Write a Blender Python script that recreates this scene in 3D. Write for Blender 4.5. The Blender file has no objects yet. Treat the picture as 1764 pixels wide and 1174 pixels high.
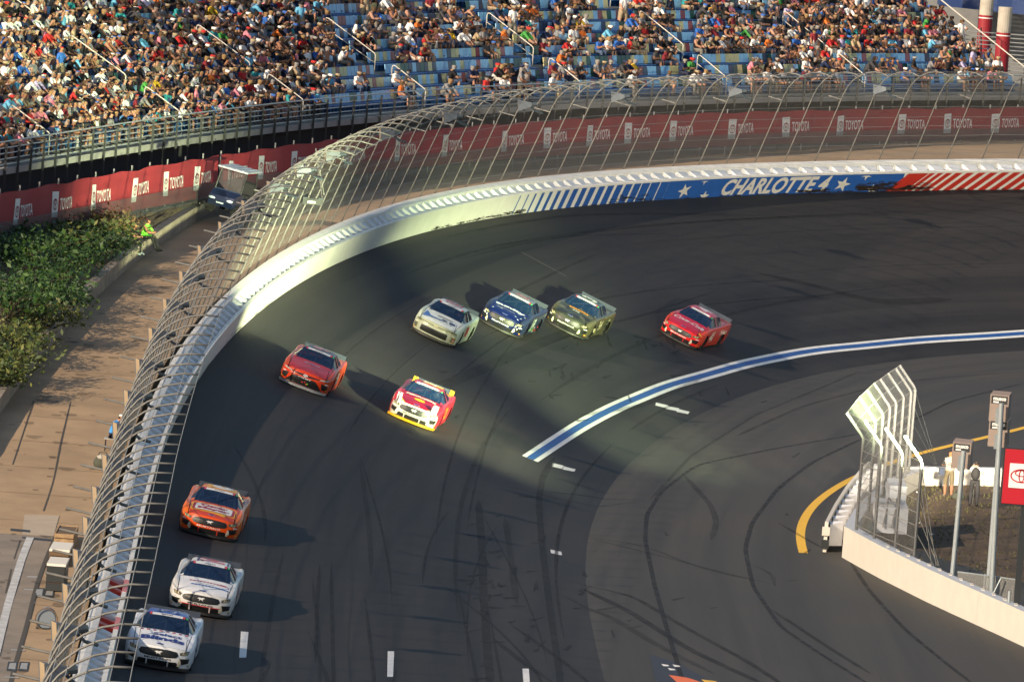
import bpy, bmesh, math, random
import numpy as np
from mathutils import Vector, Matrix
from mathutils.bvhtree import BVHTree
random.seed(7); RNG = np.random.RandomState(11)
rad = math.radians
SC = bpy.context.scene
# ------------------------------------------------------------------ camera, world, sun, exposure
FPX, PITCH_PX, CAM_H, ROLL = 13700.0, 1200.0, 30.0, rad(4.3)   # telephoto from a high seat, held a little askew
_p = math.atan(PITCH_PX / FPX)
CF = np.array([0, math.cos(_p), -math.sin(_p)]); _u = np.array([0, math.sin(_p), math.cos(_p)]); _r = np.array([1.0, 0, 0])
CR = _r * math.cos(ROLL) + _u * math.sin(ROLL); CU = _u * math.cos(ROLL) - _r * math.sin(ROLL)
CC = np.array([0, 0, CAM_H])
cam = bpy.data.cameras.new('camera'); camo = bpy.data.objects.new('camera', cam); SC.collection.objects.link(camo)
cam.sensor_fit = 'HORIZONTAL'; cam.sensor_width = 36; cam.lens = 36 * FPX / 1764; cam.clip_start = 1; cam.clip_end = 6000
camo.matrix_world = Matrix(((CR[0], CU[0], -CF[0], 0), (CR[1], CU[1], -CF[1], 0), (CR[2], CU[2], -CF[2], CAM_H), (0, 0, 0, 1)))
SC.camera = camo
SUN_EL = rad(24); SUN_TRAVEL = np.array([0.70, 0.71])           # the light travels to the right and away
w = bpy.data.worlds.new('World'); SC.world = w; w.use_nodes = True
nt = w.node_tree; bg = nt.nodes['Background']
sky = nt.nodes.new('ShaderNodeTexSky'); sky.sky_type = 'NISHITA'; sky.sun_disc = False
sky.sun_elevation = SUN_EL
sky.sun_rotation = math.atan2(-SUN_TRAVEL[0], -SUN_TRAVEL[1])
sky.air_density = 1.2; sky.dust_density = 1.5; sky.ozone_density = 2.0
nt.links.new(sky.outputs[0], bg.inputs[0]); bg.inputs[1].default_value = 0.085
sun = bpy.data.lights.new('sun', 'SUN'); suno = bpy.data.objects.new('sun', sun); SC.collection.objects.link(suno)
sun.energy = 4.3; sun.angle = rad(0.6); sun.color = (1.0, 0.80, 0.58)
_d = Vector((SUN_TRAVEL[0] * math.cos(SUN_EL), SUN_TRAVEL[1] * math.cos(SUN_EL), -math.sin(SUN_EL)))
suno.rotation_euler = _d.to_track_quat('-Z', 'Y').to_euler()
SC.view_settings.view_transform = 'Standard'; SC.view_settings.look = 'None'; SC.view_settings.gamma = 1; SC.view_settings.exposure = 0.6
SC.view_settings.use_curve_mapping = False
SC.render.engine = 'CYCLES'; SC.cycles.use_denoising = True; SC.cycles.max_bounces = 5; SC.cycles.transparent_max_bounces = 24
# ------------------------------------------------------------------ helpers
COL = SC.collection
def ray(x, y): return CF + CR * ((x - 882) / FPX) + CU * ((587 - y) / FPX)
def at(x, y, z):                       # where the line of sight through a point of the picture meets the height z
    d = ray(x, y); return CC + d * ((z - CAM_H) / d[2])
def atY(x, y, Y):
    d = ray(x, y); return CC + d * (Y / d[1])
def pix(P):
    q = np.asarray(P, float) - CC; wv = q @ CF
    return np.stack([882 + FPX * (q @ CR) / wv, 587 - FPX * (q @ CU) / wv], -1)
MATS = {}
def mat(name, col, rough=0.6, metal=0.0, var=0.0, vscale=3.0, bump=0.0, bscale=40.0, spec=0.5, emit=0.0, coat=0.0):
    if name in MATS: return MATS[name]
    m = bpy.data.materials.new(name); m.use_nodes = True; n = m.node_tree; b = n.nodes['Principled BSDF']
    b.inputs['Base Color'].default_value = (*col, 1); b.inputs['Roughness'].default_value = rough; b.inputs['Metallic'].default_value = metal
    b.inputs['Specular IOR Level'].default_value = spec
    if coat: b.inputs['Coat Weight'].default_value = coat; b.inputs['Coat Roughness'].default_value = 0.08
    if emit: b.inputs['Emission Color'].default_value = (*col, 1); b.inputs['Emission Strength'].default_value = emit
    if var or bump:
        tc = n.nodes.new('ShaderNodeTexCoord')
        if var:
            t = n.nodes.new('ShaderNodeTexNoise'); t.inputs['Scale'].default_value = vscale; t.inputs['Detail'].default_value = 6; t.inputs['Roughness'].default_value = 0.65
            n.links.new(tc.outputs['Object'], t.inputs['Vector'])
            mx = n.nodes.new('ShaderNodeMix'); mx.data_type = 'RGBA'
            mx.inputs['A'].default_value = (*[c * (1 - var) for c in col], 1); mx.inputs['B'].default_value = (*[min(1, c * (1 + var)) for c in col], 1)
            cr = n.nodes.new('ShaderNodeMapRange'); cr.inputs['From Min'].default_value = 0.3; cr.inputs['From Max'].default_value = 0.7
            n.links.new(t.outputs['Fac'], cr.inputs['Value']); n.links.new(cr.outputs['Result'], mx.inputs['Factor'])
            n.links.new(mx.outputs['Result'], b.inputs['Base Color'])
        if bump:
            t2 = n.nodes.new('ShaderNodeTexNoise'); t2.inputs['Scale'].default_value = bscale; t2.inputs['Detail'].default_value = 4
            n.links.new(tc.outputs['Object'], t2.inputs['Vector'])
            bp = n.nodes.new('ShaderNodeBump'); bp.inputs['Strength'].default_value = bump; bp.inputs['Distance'].default_value = 0.02
            n.links.new(t2.outputs['Fac'], bp.inputs['Height']); n.links.new(bp.outputs['Normal'], b.inputs['Normal'])
    MATS[name] = m; return m
def mesh_data(name, V, F, m=None, smooth=False):
    me = bpy.data.meshes.new(name)
    me.from_pydata([tuple(map(float, v)) for v in V], [], [tuple(f) for f in F])
    if m is not None:
        for q in (m if isinstance(m, (list, tuple)) else [m]): me.materials.append(q)
    if smooth: me.polygons.foreach_set('use_smooth', [True] * len(me.polygons))
    me.update(); return me
def link(name, me, parent=None):
    o = bpy.data.objects.new(name, me); COL.objects.link(o)
    if parent is not None: o.parent = parent
    return o
def obj(name, V, F, m=None, parent=None, smooth=False): return link(name, mesh_data(name, V, F, m, smooth), parent)
def tag(o, label=None, cat=None, group=None, kind=None):
    if label: o['label'] = label
    if cat: o['category'] = cat
    if group: o['group'] = group
    if kind: o['kind'] = kind
    return o
def thing(name, label, cat, loc=(0, 0, 0), group=None, M=None):
    o = bpy.data.objects.new(name, None); COL.objects.link(o); o.empty_display_size = 0.2
    if M is not None: o.matrix_world = M
    else: o.location = loc
    return tag(o, label, cat, group)
class MB:                              # collects shapes for one mesh
    def __init__(s): s.V = []; s.F = []
    def add(s, V, F):
        k = len(s.V); s.V += [tuple(v) for v in V]; s.F += [tuple(i + k for i in f) for f in F]; return s
    def box(s, c, d, R=None):
        x, y, z = [q / 2 for q in d]
        V = np.array([(-x, -y, -z), (x, -y, -z), (x, y, -z), (-x, y, -z), (-x, -y, z), (x, -y, z), (x, y, z), (-x, y, z)])
        if R is not None: V = V @ np.array(R).T
        return s.add(V + np.array(c), [(0, 3, 2, 1), (4, 5, 6, 7), (0, 1, 5, 4), (1, 2, 6, 5), (2, 3, 7, 6), (3, 0, 4, 7)])
    def tube(s, pts, r, n=6, cap=True):
        pts = [np.array(p, float) for p in pts]; N = len(pts)
        rr = r if isinstance(r, (list, tuple)) else [r] * N
        V = []; a = None
        for i, p in enumerate(pts):
            t = pts[min(i + 1, N - 1)] - pts[max(i - 1, 0)]; t = t / (np.linalg.norm(t) + 1e-9)
            if a is None: a = np.cross(t, (0.31, 0.2, 0.93) if abs(t[2]) < 0.9 else (1, 0, 0))
            a = a - t * (a @ t); a = a / (np.linalg.norm(a) + 1e-9); b = np.cross(t, a)
            for k in range(n):
                q = 2 * math.pi * k / n; V.append(p + rr[i] * (math.cos(q) * a + math.sin(q) * b))
        F = [(i * n + k, i * n + (k + 1) % n, (i + 1) * n + (k + 1) % n, (i + 1) * n + k) for i in range(N - 1) for k in range(n)]
        if cap: F += [tuple(range(n))[::-1], tuple(range((N - 1) * n, N * n))]
        return s.add(V, F)
    def grid(s, G):                    # rows x cols x 3
        G = np.asarray(G); a, b = G.shape[:2]
        return s.add(G.reshape(-1, 3), [(i * b + j, i * b + j + 1, (i + 1) * b + j + 1, (i + 1) * b + j) for i in range(a - 1) for j in range(b - 1)])
    def sphere(s, c, r, nu=10, nv=7):
        r = np.array(r) * np.ones(3); V = []
        for i in range(nv + 1):
            th = math.pi * i / nv
            for j in range(nu):
                q = 2 * math.pi * j / nu; V.append(np.array(c) + r * (math.sin(th) * math.cos(q), math.sin(th) * math.sin(q), math.cos(th)))
        return s.add(V, [(i * nu + j, (i + 1) * nu + j, (i + 1) * nu + (j + 1) % nu, i * nu + (j + 1) % nu) for i in range(nv) for j in range(nu)])
    def build(s, name, m, parent=None, smooth=False): return obj(name, s.V, s.F, m, parent, smooth)
_TX = {}
def text2d(t, bold=0.0, shear=0.0):    # lettering as flat triangles, cap height 1, starting at x = 0
    key = (t, bold, shear)
    if key in _TX: return _TX[key]
    c = bpy.data.curves.new('lettering', 'FONT'); c.body = t; c.resolution_u = 3; c.fill_mode = 'FRONT'; c.offset = bold; c.shear = shear
    o = bpy.data.objects.new('lettering', c); COL.objects.link(o); dg = bpy.context.evaluated_depsgraph_get()
    me = bpy.data.meshes.new_from_object(o.evaluated_get(dg)); V = np.array([v.co[:2] for v in me.vertices]); F = [tuple(p.vertices) for p in me.polygons]
    bpy.data.objects.remove(o); bpy.data.meshes.remove(me); bpy.data.curves.remove(c)
    V[:, 0] -= V[:, 0].min(); V[:, 1] -= V[:, 1].min(); V /= V[:, 1].max()
    _TX[key] = (V, F, V[:, 0].max()); return _TX[key]
def ring2d(cx, cy, a, b, t, n=26, a0=0, a1=2 * math.pi):
    V = []; q = np.linspace(a0, a1, n + 1)
    for k in q: V += [(cx + a * math.cos(k), cy + b * math.sin(k)), (cx + (a - t) * math.cos(k), cy + (b - t) * math.sin(k))]
    return np.array(V), [(2 * i, 2 * i + 2, 2 * i + 3, 2 * i + 1) for i in range(n)]
def emblem2d():                        # three crossing ovals
    V = np.zeros((0, 2)); F = []
    for a in ((0, 0, 1.0, .68, .12), (0, .26, .62, .34, .10), (0, 0, .27, .62, .10)):
        v, f = ring2d(*a); F += [tuple(i + len(V) for i in q) for q in f]; V = np.vstack([V, v])
    return V, F
def star2d(r=1.0, rot=0.0, inner=0.40):
    a = [rot + math.pi / 2 + k * math.pi / 5 for k in range(10)]
    V = [(0, 0)] + [((r if k % 2 == 0 else r * inner) * math.cos(q), (r if k % 2 == 0 else r * inner) * math.sin(q)) for k, q in enumerate(a)]
    return np.array(V), [(0, 1 + k, 1 + (k + 1) % 10) for k in range(10)]
# ------------------------------------------------------------------ plan of the place
# foot of the outer wall: x and height as smooth functions of y (metres), wall bends away to the right in the distance
WP = [(1764,327,5.35),(1580,328,5.2),(1400,332,5.15),(1250,338,5.1),(1150,343,5.1),(1000,355,5.05),(900,367,5.0),(800,385,4.95),(700,410,4.85),(620,437,4.75),(560,463,4.65),(500,500,4.5),(440,548,4.2),(380,602,3.8),(335,655,3.4),(308,700,3.1),(285,770,2.65),(262,850,2.2),(240,930,1.85),(220,1010,1.55),(203,1090,1.3),(188,1174,1.1)]
_w = np.array([at(*p) for p in WP]); _u = (_w[:, 1] - 300) / 100
_cx = np.polyfit(_u, _w[:, 0], 6); _cz = np.polyfit(_u, _w[:, 2], 5)
_Y = np.arange(212, 390.01, 1.0); _c = np.stack([np.polyval(_cx, (_Y - 300) / 100), _Y, np.polyval(_cz, (_Y - 300) / 100)], 1)
_a = _c[1] - _c[0]; _a[2] = 0
_b = (_c[-1] - _c[-2]); _b[2] = 0; _b /= np.linalg.norm(_b)
_pre = [_c[0] - _a * k for k in range(60, 0, -1)]
_post = []; _q = _c[-1].copy(); _h = math.atan2(_b[1], _b[0])
for k in range(90):
    _h -= 0.0065; _q = _q + np.array([math.cos(_h), math.sin(_h), 0]); _post.append(_q.copy())
WC = np.vstack([_pre, _c, _post])
class Curve:
    def __init__(s, P):
        P = np.array(P, float); t = np.r_[0, np.cumsum(np.hypot(*np.diff(P[:, :2], axis=0).T))]
        s.L = t[-1]; s.n = int(s.L / 0.5) + 1; s.S = np.linspace(0, s.L, s.n); s.P = np.stack([np.interp(s.S, t, P[:, k]) for k in range(P.shape[1])], 1)
        T = np.gradient(s.P[:, :2], axis=0); k = np.ones(9) / 9
        T = np.stack([np.convolve(np.pad(T[:, i], 4, 'edge'), k, 'valid') for i in (0, 1)], 1); s.T = T / np.linalg.norm(T, axis=1)[:, None]
    def p(s, q): return np.array([np.interp(q, s.S, s.P[:, k]) for k in range(s.P.shape[1])])
    def t(s, q):
        v = np.array([np.interp(q, s.S, s.T[:, k]) for k in (0, 1)]); return v / np.linalg.norm(v)
    def out(s, q): t = s.t(q); return np.array([-t[1], t[0]])        # away from the track
WALL = Curve(WC); BANKW = 12.5; BANKE = 14.2      # run that lifts the wall foot above the infield; the slope goes on to BANKE
def bank(s): return math.atan2(WALL.p(s)[2], BANKW)
def WL(s, n, m):                       # n metres outwards along the banking, m metres square to it, from the foot of the wall
    p = WALL.p(s); o = WALL.out(s); b = bank(s); O = np.array([o[0], o[1], 0]); Z = np.array([0, 0, 1.0])
    return p + (O * math.cos(b) + Z * math.sin(b)) * n + (Z * math.cos(b) - O * math.sin(b)) * m
def wall_nz(X, Y):                     # distance outwards from the wall foot, height of the wall foot there
    d = np.hypot(WALL.P[:, 0] - X, WALL.P[:, 1] - Y); i = int(np.argmin(d))
    return -(X - WALL.P[i, 0]) * WALL.T[i][1] + (Y - WALL.P[i, 1]) * WALL.T[i][0], WALL.P[i, 2], WALL.S[i]
def road_z(X, Y):
    n, z, _ = wall_nz(X, Y); return z * (1 + max(min(n, 0), -BANKE) / BANKW)
WALKDZ = 1.12
def walk_z(X, Y): return wall_nz(X, Y)[1] + WALKDZ
def hit(x, y, hf, dz=0.0, t0=150.0):   # picture point -> point on a surface of the place
    d = ray(x, y); t = t0
    while t < 430:
        P = CC + d * t
        if P[2] <= hf(P[0], P[1]): break
        t += 1.0
    a, b = t - 1.0, t
    for k in range(12):
        c = (a + b) / 2; P = CC + d * c
        if P[2] <= hf(P[0], P[1]): b = c
        else: a = c
    return CC + d * b + np.array([0, 0, dz])
def road_on(x, y, dz=0.0): return hit(x, y, road_z, dz)
def walk_on(x, y, dz=0.0): return hit(x, y, walk_z, dz, 190.0)
_wpx = pix(WALL.P + np.array([0, 0, 0.5]))
def s_at_x(x, lo=110):                 # arc length of the outer wall at a picture column (right hand stretch)
    i = np.arange(len(WALL.S))[WALL.S > lo]; return float(np.interp(x, _wpx[i, 0], WALL.S[i]))
# ------------------------------------------------------------------ the setting: ground, track, apron, markings
def asphalt(name, base, dark, warm, bands=False):
    m = bpy.data.materials.new(name); m.use_nodes = True; n = m.node_tree; L = n.links; b = n.nodes['Principled BSDF']
    uv = n.nodes.new('ShaderNodeUVMap'); tc = n.nodes.new('ShaderNodeTexCoord')
    def noise(vec, scale, detail=5, rough=.6, mapping=None):
        t = n.nodes.new('ShaderNodeTexNoise'); t.inputs['Scale'].default_value = scale; t.inputs['Detail'].default_value = detail; t.inputs['Roughness'].default_value = rough
        if mapping:
            mp = n.nodes.new('ShaderNodeMapping'); mp.inputs['Scale'].default_value = mapping; L.new(vec, mp.inputs['Vector']); vec = mp.outputs['Vector']
        L.new(vec, t.inputs['Vector']); return t.outputs['Fac']
    def mix(fac, a, c, f0=.35, f1=.65):
        r = n.nodes.new('ShaderNodeMapRange'); r.inputs['From Min'].default_value = f0; r.inputs['From Max'].default_value = f1; L.new(fac, r.inputs['Value'])
        x = n.nodes.new('ShaderNodeMix'); x.data_type = 'RGBA'; L.new(r.outputs['Result'], x.inputs['Factor'])
        for k, v in (('A', a), ('B', c)):
            if isinstance(v, tuple): x.inputs[k].default_value = (*v, 1)
            else: L.new(v, x.inputs[k])
        return x.outputs['Result']
    c1 = mix(noise(tc.outputs['Object'], .09, 4), base, warm)
    c2 = mix(noise(uv.outputs['UV'], 1.0, 5, .6, (.012, .55, 1)), c1, dark, .42, .72)      # rubbered lanes along the track
    c3 = mix(noise(uv.outputs['UV'], 1.0, 4, .7, (.05, 3.5, 1)), c2, dark, .56, .85)
    g = noise(tc.outputs['Object'], 9.0, 6, .75)
    x = n.nodes.new('ShaderNodeMix'); x.data_type = 'RGBA'; x.blend_type = 'MULTIPLY'; x.inputs['Factor'].default_value = .55
    r = n.nodes.new('ShaderNodeMapRange'); r.inputs['From Min'].default_value = .25; r.inputs['From Max'].default_value = .75; r.inputs['To Min'].default_value = .6; r.inputs['To Max'].default_value = 1.3
    L.new(g, r.inputs['Value']); cc = n.nodes.new('ShaderNodeCombineColor')
    for k in range(3): L.new(r.outputs['Result'], cc.inputs[k])
    L.new(c3, x.inputs['A']); L.new(cc.outputs[0], x.inputs['B']); L.new(x.outputs['Result'], b.inputs['Base Color'])
    rr = n.nodes.new('ShaderNodeMapRange'); rr.inputs['To Min'].default_value = .62; rr.inputs['To Max'].default_value = .85; L.new(g, rr.inputs['Value']); L.new(rr.outputs['Result'], b.inputs['Roughness'])
    b.inputs['Specular IOR Level'].default_value = .3
    bp = n.nodes.new('ShaderNodeBump'); bp.inputs['Strength'].default_value = .25; bp.inputs['Distance'].default_value = .01
    L.new(noise(tc.outputs['Object'], 60, 3), bp.inputs['Height']); L.new(bp.outputs['Normal'], b.inputs['Normal'])
    return m
M_TRACK = asphalt('track_asphalt', (.026, .026, .0275), (.012, .012, .014), (.036, .032, .030))
M_APRON = asphalt('apron_asphalt', (.049, .049, .047), (.032, .032, .033), (.059, .053, .046))
def uvgrid(name, G, UV, m, kind='structure'):
    G = np.asarray(G); a, b = G.shape[:2]
    F = [(i * b + j, i * b + j + 1, (i + 1) * b + j + 1, (i + 1) * b + j) for i in range(a - 1) for j in range(b - 1)]
    me = mesh_data(name, G.reshape(-1, 3), F, m, True); UV = np.asarray(UV).reshape(-1, 2)
    l = me.uv_layers.new(name='UVMap'); vi = np.zeros(len(me.loops), int); me.loops.foreach_get('vertex_index', vi)
    l.data.foreach_set('uv', UV[vi].ravel()); o = link(name, me); tag(o, kind=kind or None); return o
SS = WALL.S[::2]
NN = np.linspace(0, BANKE, 13)
G = []; UV = []
for s in SS:
    p = WALL.p(s); o = WALL.out(s); G.append([(p[0] - o[0] * n, p[1] - o[1] * n, p[2] * (1 - n / BANKW)) for n in NN]); UV.append([(s, n) for n in NN])
track = uvgrid('race_track', G, UV, M_TRACK)
G = []; UV = []; NA = np.r_[BANKE, np.linspace(BANKE + 1, 75, 22)]
for s in SS:
    p = WALL.p(s); o = WALL.out(s); G.append([(p[0] - o[0] * n, p[1] - o[1] * n, p[2] * (1 - BANKE / BANKW)) for n in NA]); UV.append([(s, n) for n in NA])
apron = uvgrid('apron', G, UV, M_APRON)
gm = mat('infield_ground_soil', (.09, .075, .05), .95, var=.35, vscale=.2)
tag(obj('ground', [(-4000, -1500, -2.0), (4000, -1500, -2.0), (4000, 6000, -2.0), (-4000, 6000, -2.0)], [(0, 1, 2, 3)], gm), kind='structure')
M_WHITE = mat('marking_white', (.72, .72, .70), .7, var=.12, vscale=4)
M_BLUE = mat('marking_blue', (.014, .085, .30), .6, var=.15, vscale=4)
M_YEL = mat('marking_yellow', (.72, .42, .02), .6, var=.1, vscale=4)
def strip_on(pts, width, name, m, parent, dz=.004, hf=road_on, offs=0.0, taper=False):
    P = np.array([hf(x, y) for x, y in pts]); t = np.r_[0, np.cumsum(np.linalg.norm(np.diff(P, axis=0), axis=1))]
    u = np.arange(0, t[-1], .8); u = np.r_[u, t[-1]]
    Q = np.stack([np.interp(u, t, P[:, k]) for k in range(3)], 1)
    for _ in range(30 if len(pts) > 8 and width > .2 and hf is road_on else 5): Q[1:-1] = (Q[:-2] + 2 * Q[1:-1] + Q[2:]) / 4
    T = np.gradient(Q[:, :2], axis=0); T /= np.linalg.norm(T, axis=1)[:, None]; N = np.stack([-T[:, 1], T[:, 0]], 1)
    G = []
    for i, q in enumerate(Q):
        wd = width * (min(1, i / 3 + .15, (len(Q) - 1 - i) / 3 + .15) if taper else 1)
        r = []
        for k in np.linspace(offs - wd / 2, offs + wd / 2, 7 if width > .2 and hf is road_on else 3):
            X, Y = q[0] + N[i, 0] * k, q[1] + N[i, 1] * k; r.append((X, Y, (road_z(X, Y) if hf is road_on else q[2]) + dz))
        G.append(r)
    mb = MB().grid(G); return mb.build(name, m, parent)
LINE = [(1900,563),(1764,572),(1580,582),(1400,600),(1280,625),(1150,662),(1060,700),(1000,732),(950,765),(913,790)]
strip_on(LINE, .60, 'painted_line', M_WHITE, apron, .006)
strip_on(LINE, .27, 'painted_stripe', M_BLUE, apron, .011)
strip_on([(1930,690),(1764,737),(1680,757),(1570,783),(1480,817),(1440,838),(1400,868),(1380,900),(1376,925),(1384,952)], .32, 'painted_line', M_YEL, apron, .006)
def quad_on(pp, name, m, parent, dz=.006): 
    return obj(name, [road_on(x, y, dz) for x, y in pp], [(0, 1, 2, 3)], m, parent)
for pp in ([(415,1087),(428,1088),(424,1132),(412,1132)], [(668,1121),(679,1121),(677,1165),(667,1165)], [(900,1151),(911,1151),(913,1180),(902,1180)],
           [(948,946),(967,950),(968,956),(949,952)], [(952,797),(972,802),(968,807),(950,803)], [(972,803),(992,808),(989,812),(969,808)],
           [(1130,693),(1151,698),(1149,703),(1129,698)], [(1149,699),(1170,703),(1168,708),(1147,704)], [(1168,704),(1188,709),(1185,713),(1165,709)]):
    quad_on(pp, 'painted_dash', M_WHITE, apron)
strip_on([(898,434),(940,457),(976,476)], .05, 'painted_line', mat('marking_faded', (.20, .20, .20), .8), track, .006)
quad_on([(1119,1127),(1160,1138),(1250,1185),(1132,1185)], 'painted_patch', mat('marking_navy', (.022, .026, .040), .7), apron, .006)
quad_on([(1152,1162),(1185,1167),(1225,1180),(1172,1180)], 'painted_stripe', mat('marking_orange', (.70, .14, .04), .6), apron, .011)
quad_on([(1208,1170),(1233,1173),(1250,1183),(1222,1182)], 'painted_stripe', M_YEL, apron, .014)
for x, y in ((1139, 1143), (1150, 1150), (1158, 1144)): quad_on([(x, y), (x + 12, y + 2), (x + 14, y + 4), (x + 4, y + 4)], 'painted_dash', M_WHITE, apron, .011)
# tyre marks: rubber laid on the asphalt
def rubber(name, a):
    m = bpy.data.materials.new(name); m.use_nodes = True; n = m.node_tree; b = n.nodes['Principled BSDF']
    b.inputs['Base Color'].default_value = (.010, .010, .011, 1); b.inputs['Roughness'].default_value = .75
    tr = n.nodes.new('ShaderNodeBsdfTransparent'); mx = n.nodes.new('ShaderNodeMixShader'); tc = n.nodes.new('ShaderNodeTexCoord')
    t = n.nodes.new('ShaderNodeTexNoise'); t.inputs['Scale'].default_value = .8; t.inputs['Detail'].default_value = 5; n.links.new(tc.outputs['Object'], t.inputs['Vector'])
    r = n.nodes.new('ShaderNodeMapRange'); r.inputs['From Min'].default_value = .3; r.inputs['From Max'].default_value = .7; r.inputs['To Min'].default_value = a * .45; r.inputs['To Max'].default_value = a
    n.links.new(t.outputs['Fac'], r.inputs['Value']); n.links.new(r.outputs['Result'], mx.inputs['Fac']); n.links.new(tr.outputs[0], mx.inputs[1]); n.links.new(b.outputs[0], mx.inputs[2])
    n.links.new(mx.outputs[0], n.nodes['Material Output'].inputs['Surface']); return m
RUB = [rubber('tyre_rubber_strong', .95), rubber('tyre_rubber_soft', .62), rubber('tyre_rubber_faint', .34)]
SK = [([(955,788),(935,820),(928,860),(932,920),(941,1000),(952,1080),(964,1160),(968,1200)], .30, 1), ([(1490,745),(1320,775),(1200,800),(1140,845),(1114,885),(1111,930),(1128,1010),(1148,1080),(1172,1160),(1180,1190)], .20, 0),
      ([(1480,640),(1300,715),(1190,785),(1120,860)], .18, 2), ([(1485,755),(1400,795),(1340,840),(1295,900),(1283,945),(1297,1010),(1345,1080),(1420,1130),(1500,1180)], .20, 0),
      ([(1465,968),(1500,1020),(1560,1085),(1640,1150),(1680,1180)], .20, 0), ([(1764,640),(1600,652),(1500,668),(1380,700),(1270,750)], .25, 2), ([(1764,660),(1640,690),(1540,740),(1480,760)], .2, 1),
      ([(824,860),(830,940),(833,1020),(838,1100),(845,1180)], .35, 1), ([(870,890),(880,960),(890,1040)], .3, 2), ([(800,815),(900,845),(1010,870),(1110,862)], .22, 2), ([(925,845),(1050,855),(1115,862)], .15, 1),
      ([(845,1095),(900,1140),(960,1180)], .35, 1), ([(880,1075),(960,1130),(1020,1180)], .3, 1), 
      ([(960,1020),(1050,1060),(1130,1110),(1230,1160)], .4, 2), ([(1000,1010),(1080,1050),(1190,1120),(1320,1180)], .4, 1), ([(985,1000),(1080,1020),(1180,1080),(1290,1140),(1350,1180)], .3, 1), 
      ([(1290,970),(1330,985),(1335,1010)], .2, 2), ([(1180,820),(1225,870),(1235,900),(1225,930)], .3, 2), ([(1210,650),(1160,675),(1100,700),(1000,715)], .3, 2), ([(700,690),(820,640),(930,590),(1050,545)], .5, 2),
      ([(1340,900),(1410,940),(1430,950)], .2, 1), ([(1010,925),(1150,960),(1260,990),(1330,1005)], .25, 2), ([(960,905),(1100,935),(1210,980),(1300,1000)], .2, 2), ([(1330,1050),(1420,1110),(1500,1160)], .25, 1), ([(1300,470),(1400,490),(1500,520),(1640,515)], .5, 2)]
for pts, wd, k in SK: tag(strip_on(pts, wd * (.75 if wd < .5 else 1), 'tyre_mark', RUB[k], track, .0075 + .0006 * (len(pts) % 5), taper=True), kind='stuff')
jm = mat('paving_joint_tar', (.012, .012, .013), .8)
for n_ in (3.3, 6.6, 9.9):
    G = []
    for s_ in np.arange(6, WALL.L - 20, 1.0):
        p = WALL.p(s_); o = WALL.out(s_); G.append([(p[0] - o[0] * (n_ + e + .05 * math.sin(s_ * .3)), p[1] - o[1] * (n_ + e + .05 * math.sin(s_ * .3)), p[2] * (1 - (n_ + e + .05 * math.sin(s_ * .3)) / BANKW) + .005) for e in (-.018, .018)])
    MB().grid(G).build('paving_joint', jm, track)
for k_ in range(46):                   # layered rubber along the racing line
    a_, l_ = random.uniform(5, 190), random.uniform(18, 70); n0, n1 = random.gauss(6.5, 3.2), random.gauss(0, 1.2); w_ = random.uniform(.04, .20); G = []
    sq = np.arange(a_, min(a_ + l_, WALL.L - 25), 1.5)
    for i_, s_ in enumerate(sq):
        u = i_ / max(1, len(sq) - 1); n_ = float(np.clip(n0 + n1 * u * u, .6, 13.2)); ww = w_ * min(1, 6 * u + .1, 6 * (1 - u) + .1); p = WALL.p(s_); o = WALL.out(s_)
        G.append([(p[0] - o[0] * (n_ + e * ww / 2), p[1] - o[1] * (n_ + e * ww / 2), p[2] * (1 - (n_ + e * ww / 2) / BANKW) + .0065 + .0002 * (k_ % 20)) for e in (-1, 1)])
    if len(G) > 3: tag(MB().grid(G).build('tyre_mark', RUB[2 if w_ > .12 else 1], track), kind='stuff')
mk = MB()                              # short scuffs and tar flecks
for _ in range(110):
    cx0, cy0, sx, sy = random.choice(((960, 660, 60, 25), (830, 980, 12, 90), (1000, 1080, 90, 50), (880, 1000, 40, 60), (1150, 590, 90, 8), (1300, 900, 160, 120)))
    x, y = random.gauss(cx0, sx), random.gauss(cy0, sy)
    if not (300 < x < 1700 and 450 < y < 1170): continue
    p = road_on(x, y); a = random.uniform(-.6, .6) + 1.2; l, b = random.uniform(.15, .5), random.uniform(.04, .10)
    V = [(p[0] + u * math.cos(a) - v * math.sin(a), p[1] + (u * math.sin(a) + v * math.cos(a)) * 2.5) for u, v in ((-l, -b), (l, -b * .4), (l, b * .4), (-l, b))]
    mk.add([(X, Y, road_z(X, Y) + .0125) for X, Y in V], [(0, 1, 2, 3)])
tag(mk.build('tyre_scuff', RUB[1], track), kind='stuff')
# ------------------------------------------------------------------ outer wall: steel and foam barrier in front of the concrete
M_WALLW = mat('barrier_white_paint', (.82, .80, .74), .5, var=.06, vscale=1.2, bump=.05)
M_CONCW = mat('concrete_white_paint', (.76, .75, .71), .75, var=.08, vscale=2, bump=.1)
M_FOAM = mat('foam_block_white', (.74, .75, .78), .8, var=.05)
M_RED = mat('paint_red', (.55, .035, .02), .5, var=.1)
M_WBLUE = mat('paint_blue', (.022, .11, .40), .5, var=.08, vscale=2)
S0, S1 = 8.0, WALL.L - 45
ow = thing('outer_wall', 'long white barrier wall round the outside of the banked turn with painted panels', 'wall', tuple(WALL.p(S0)))
ow.location = (0, 0, 0)
def extrude_along(sec, s0, s1, ds, name, m, parent, cap=True):
    sa = np.r_[np.arange(s0, s1, ds), s1]; k = len(sec); V = []; F = []
    for s in sa: V += [WL(s, n, q) for n, q in sec]
    for i in range(len(sa) - 1): F += [(i * k + j, i * k + (j + 1) % k, (i + 1) * k + (j + 1) % k, (i + 1) * k + j) for j in range(k)]
    if cap: F += [tuple(range(k))[::-1], tuple(range((len(sa) - 1) * k, len(sa) * k))]
    return obj(name, V, F, m, parent)
SECL = 7.2
s = S0
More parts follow.
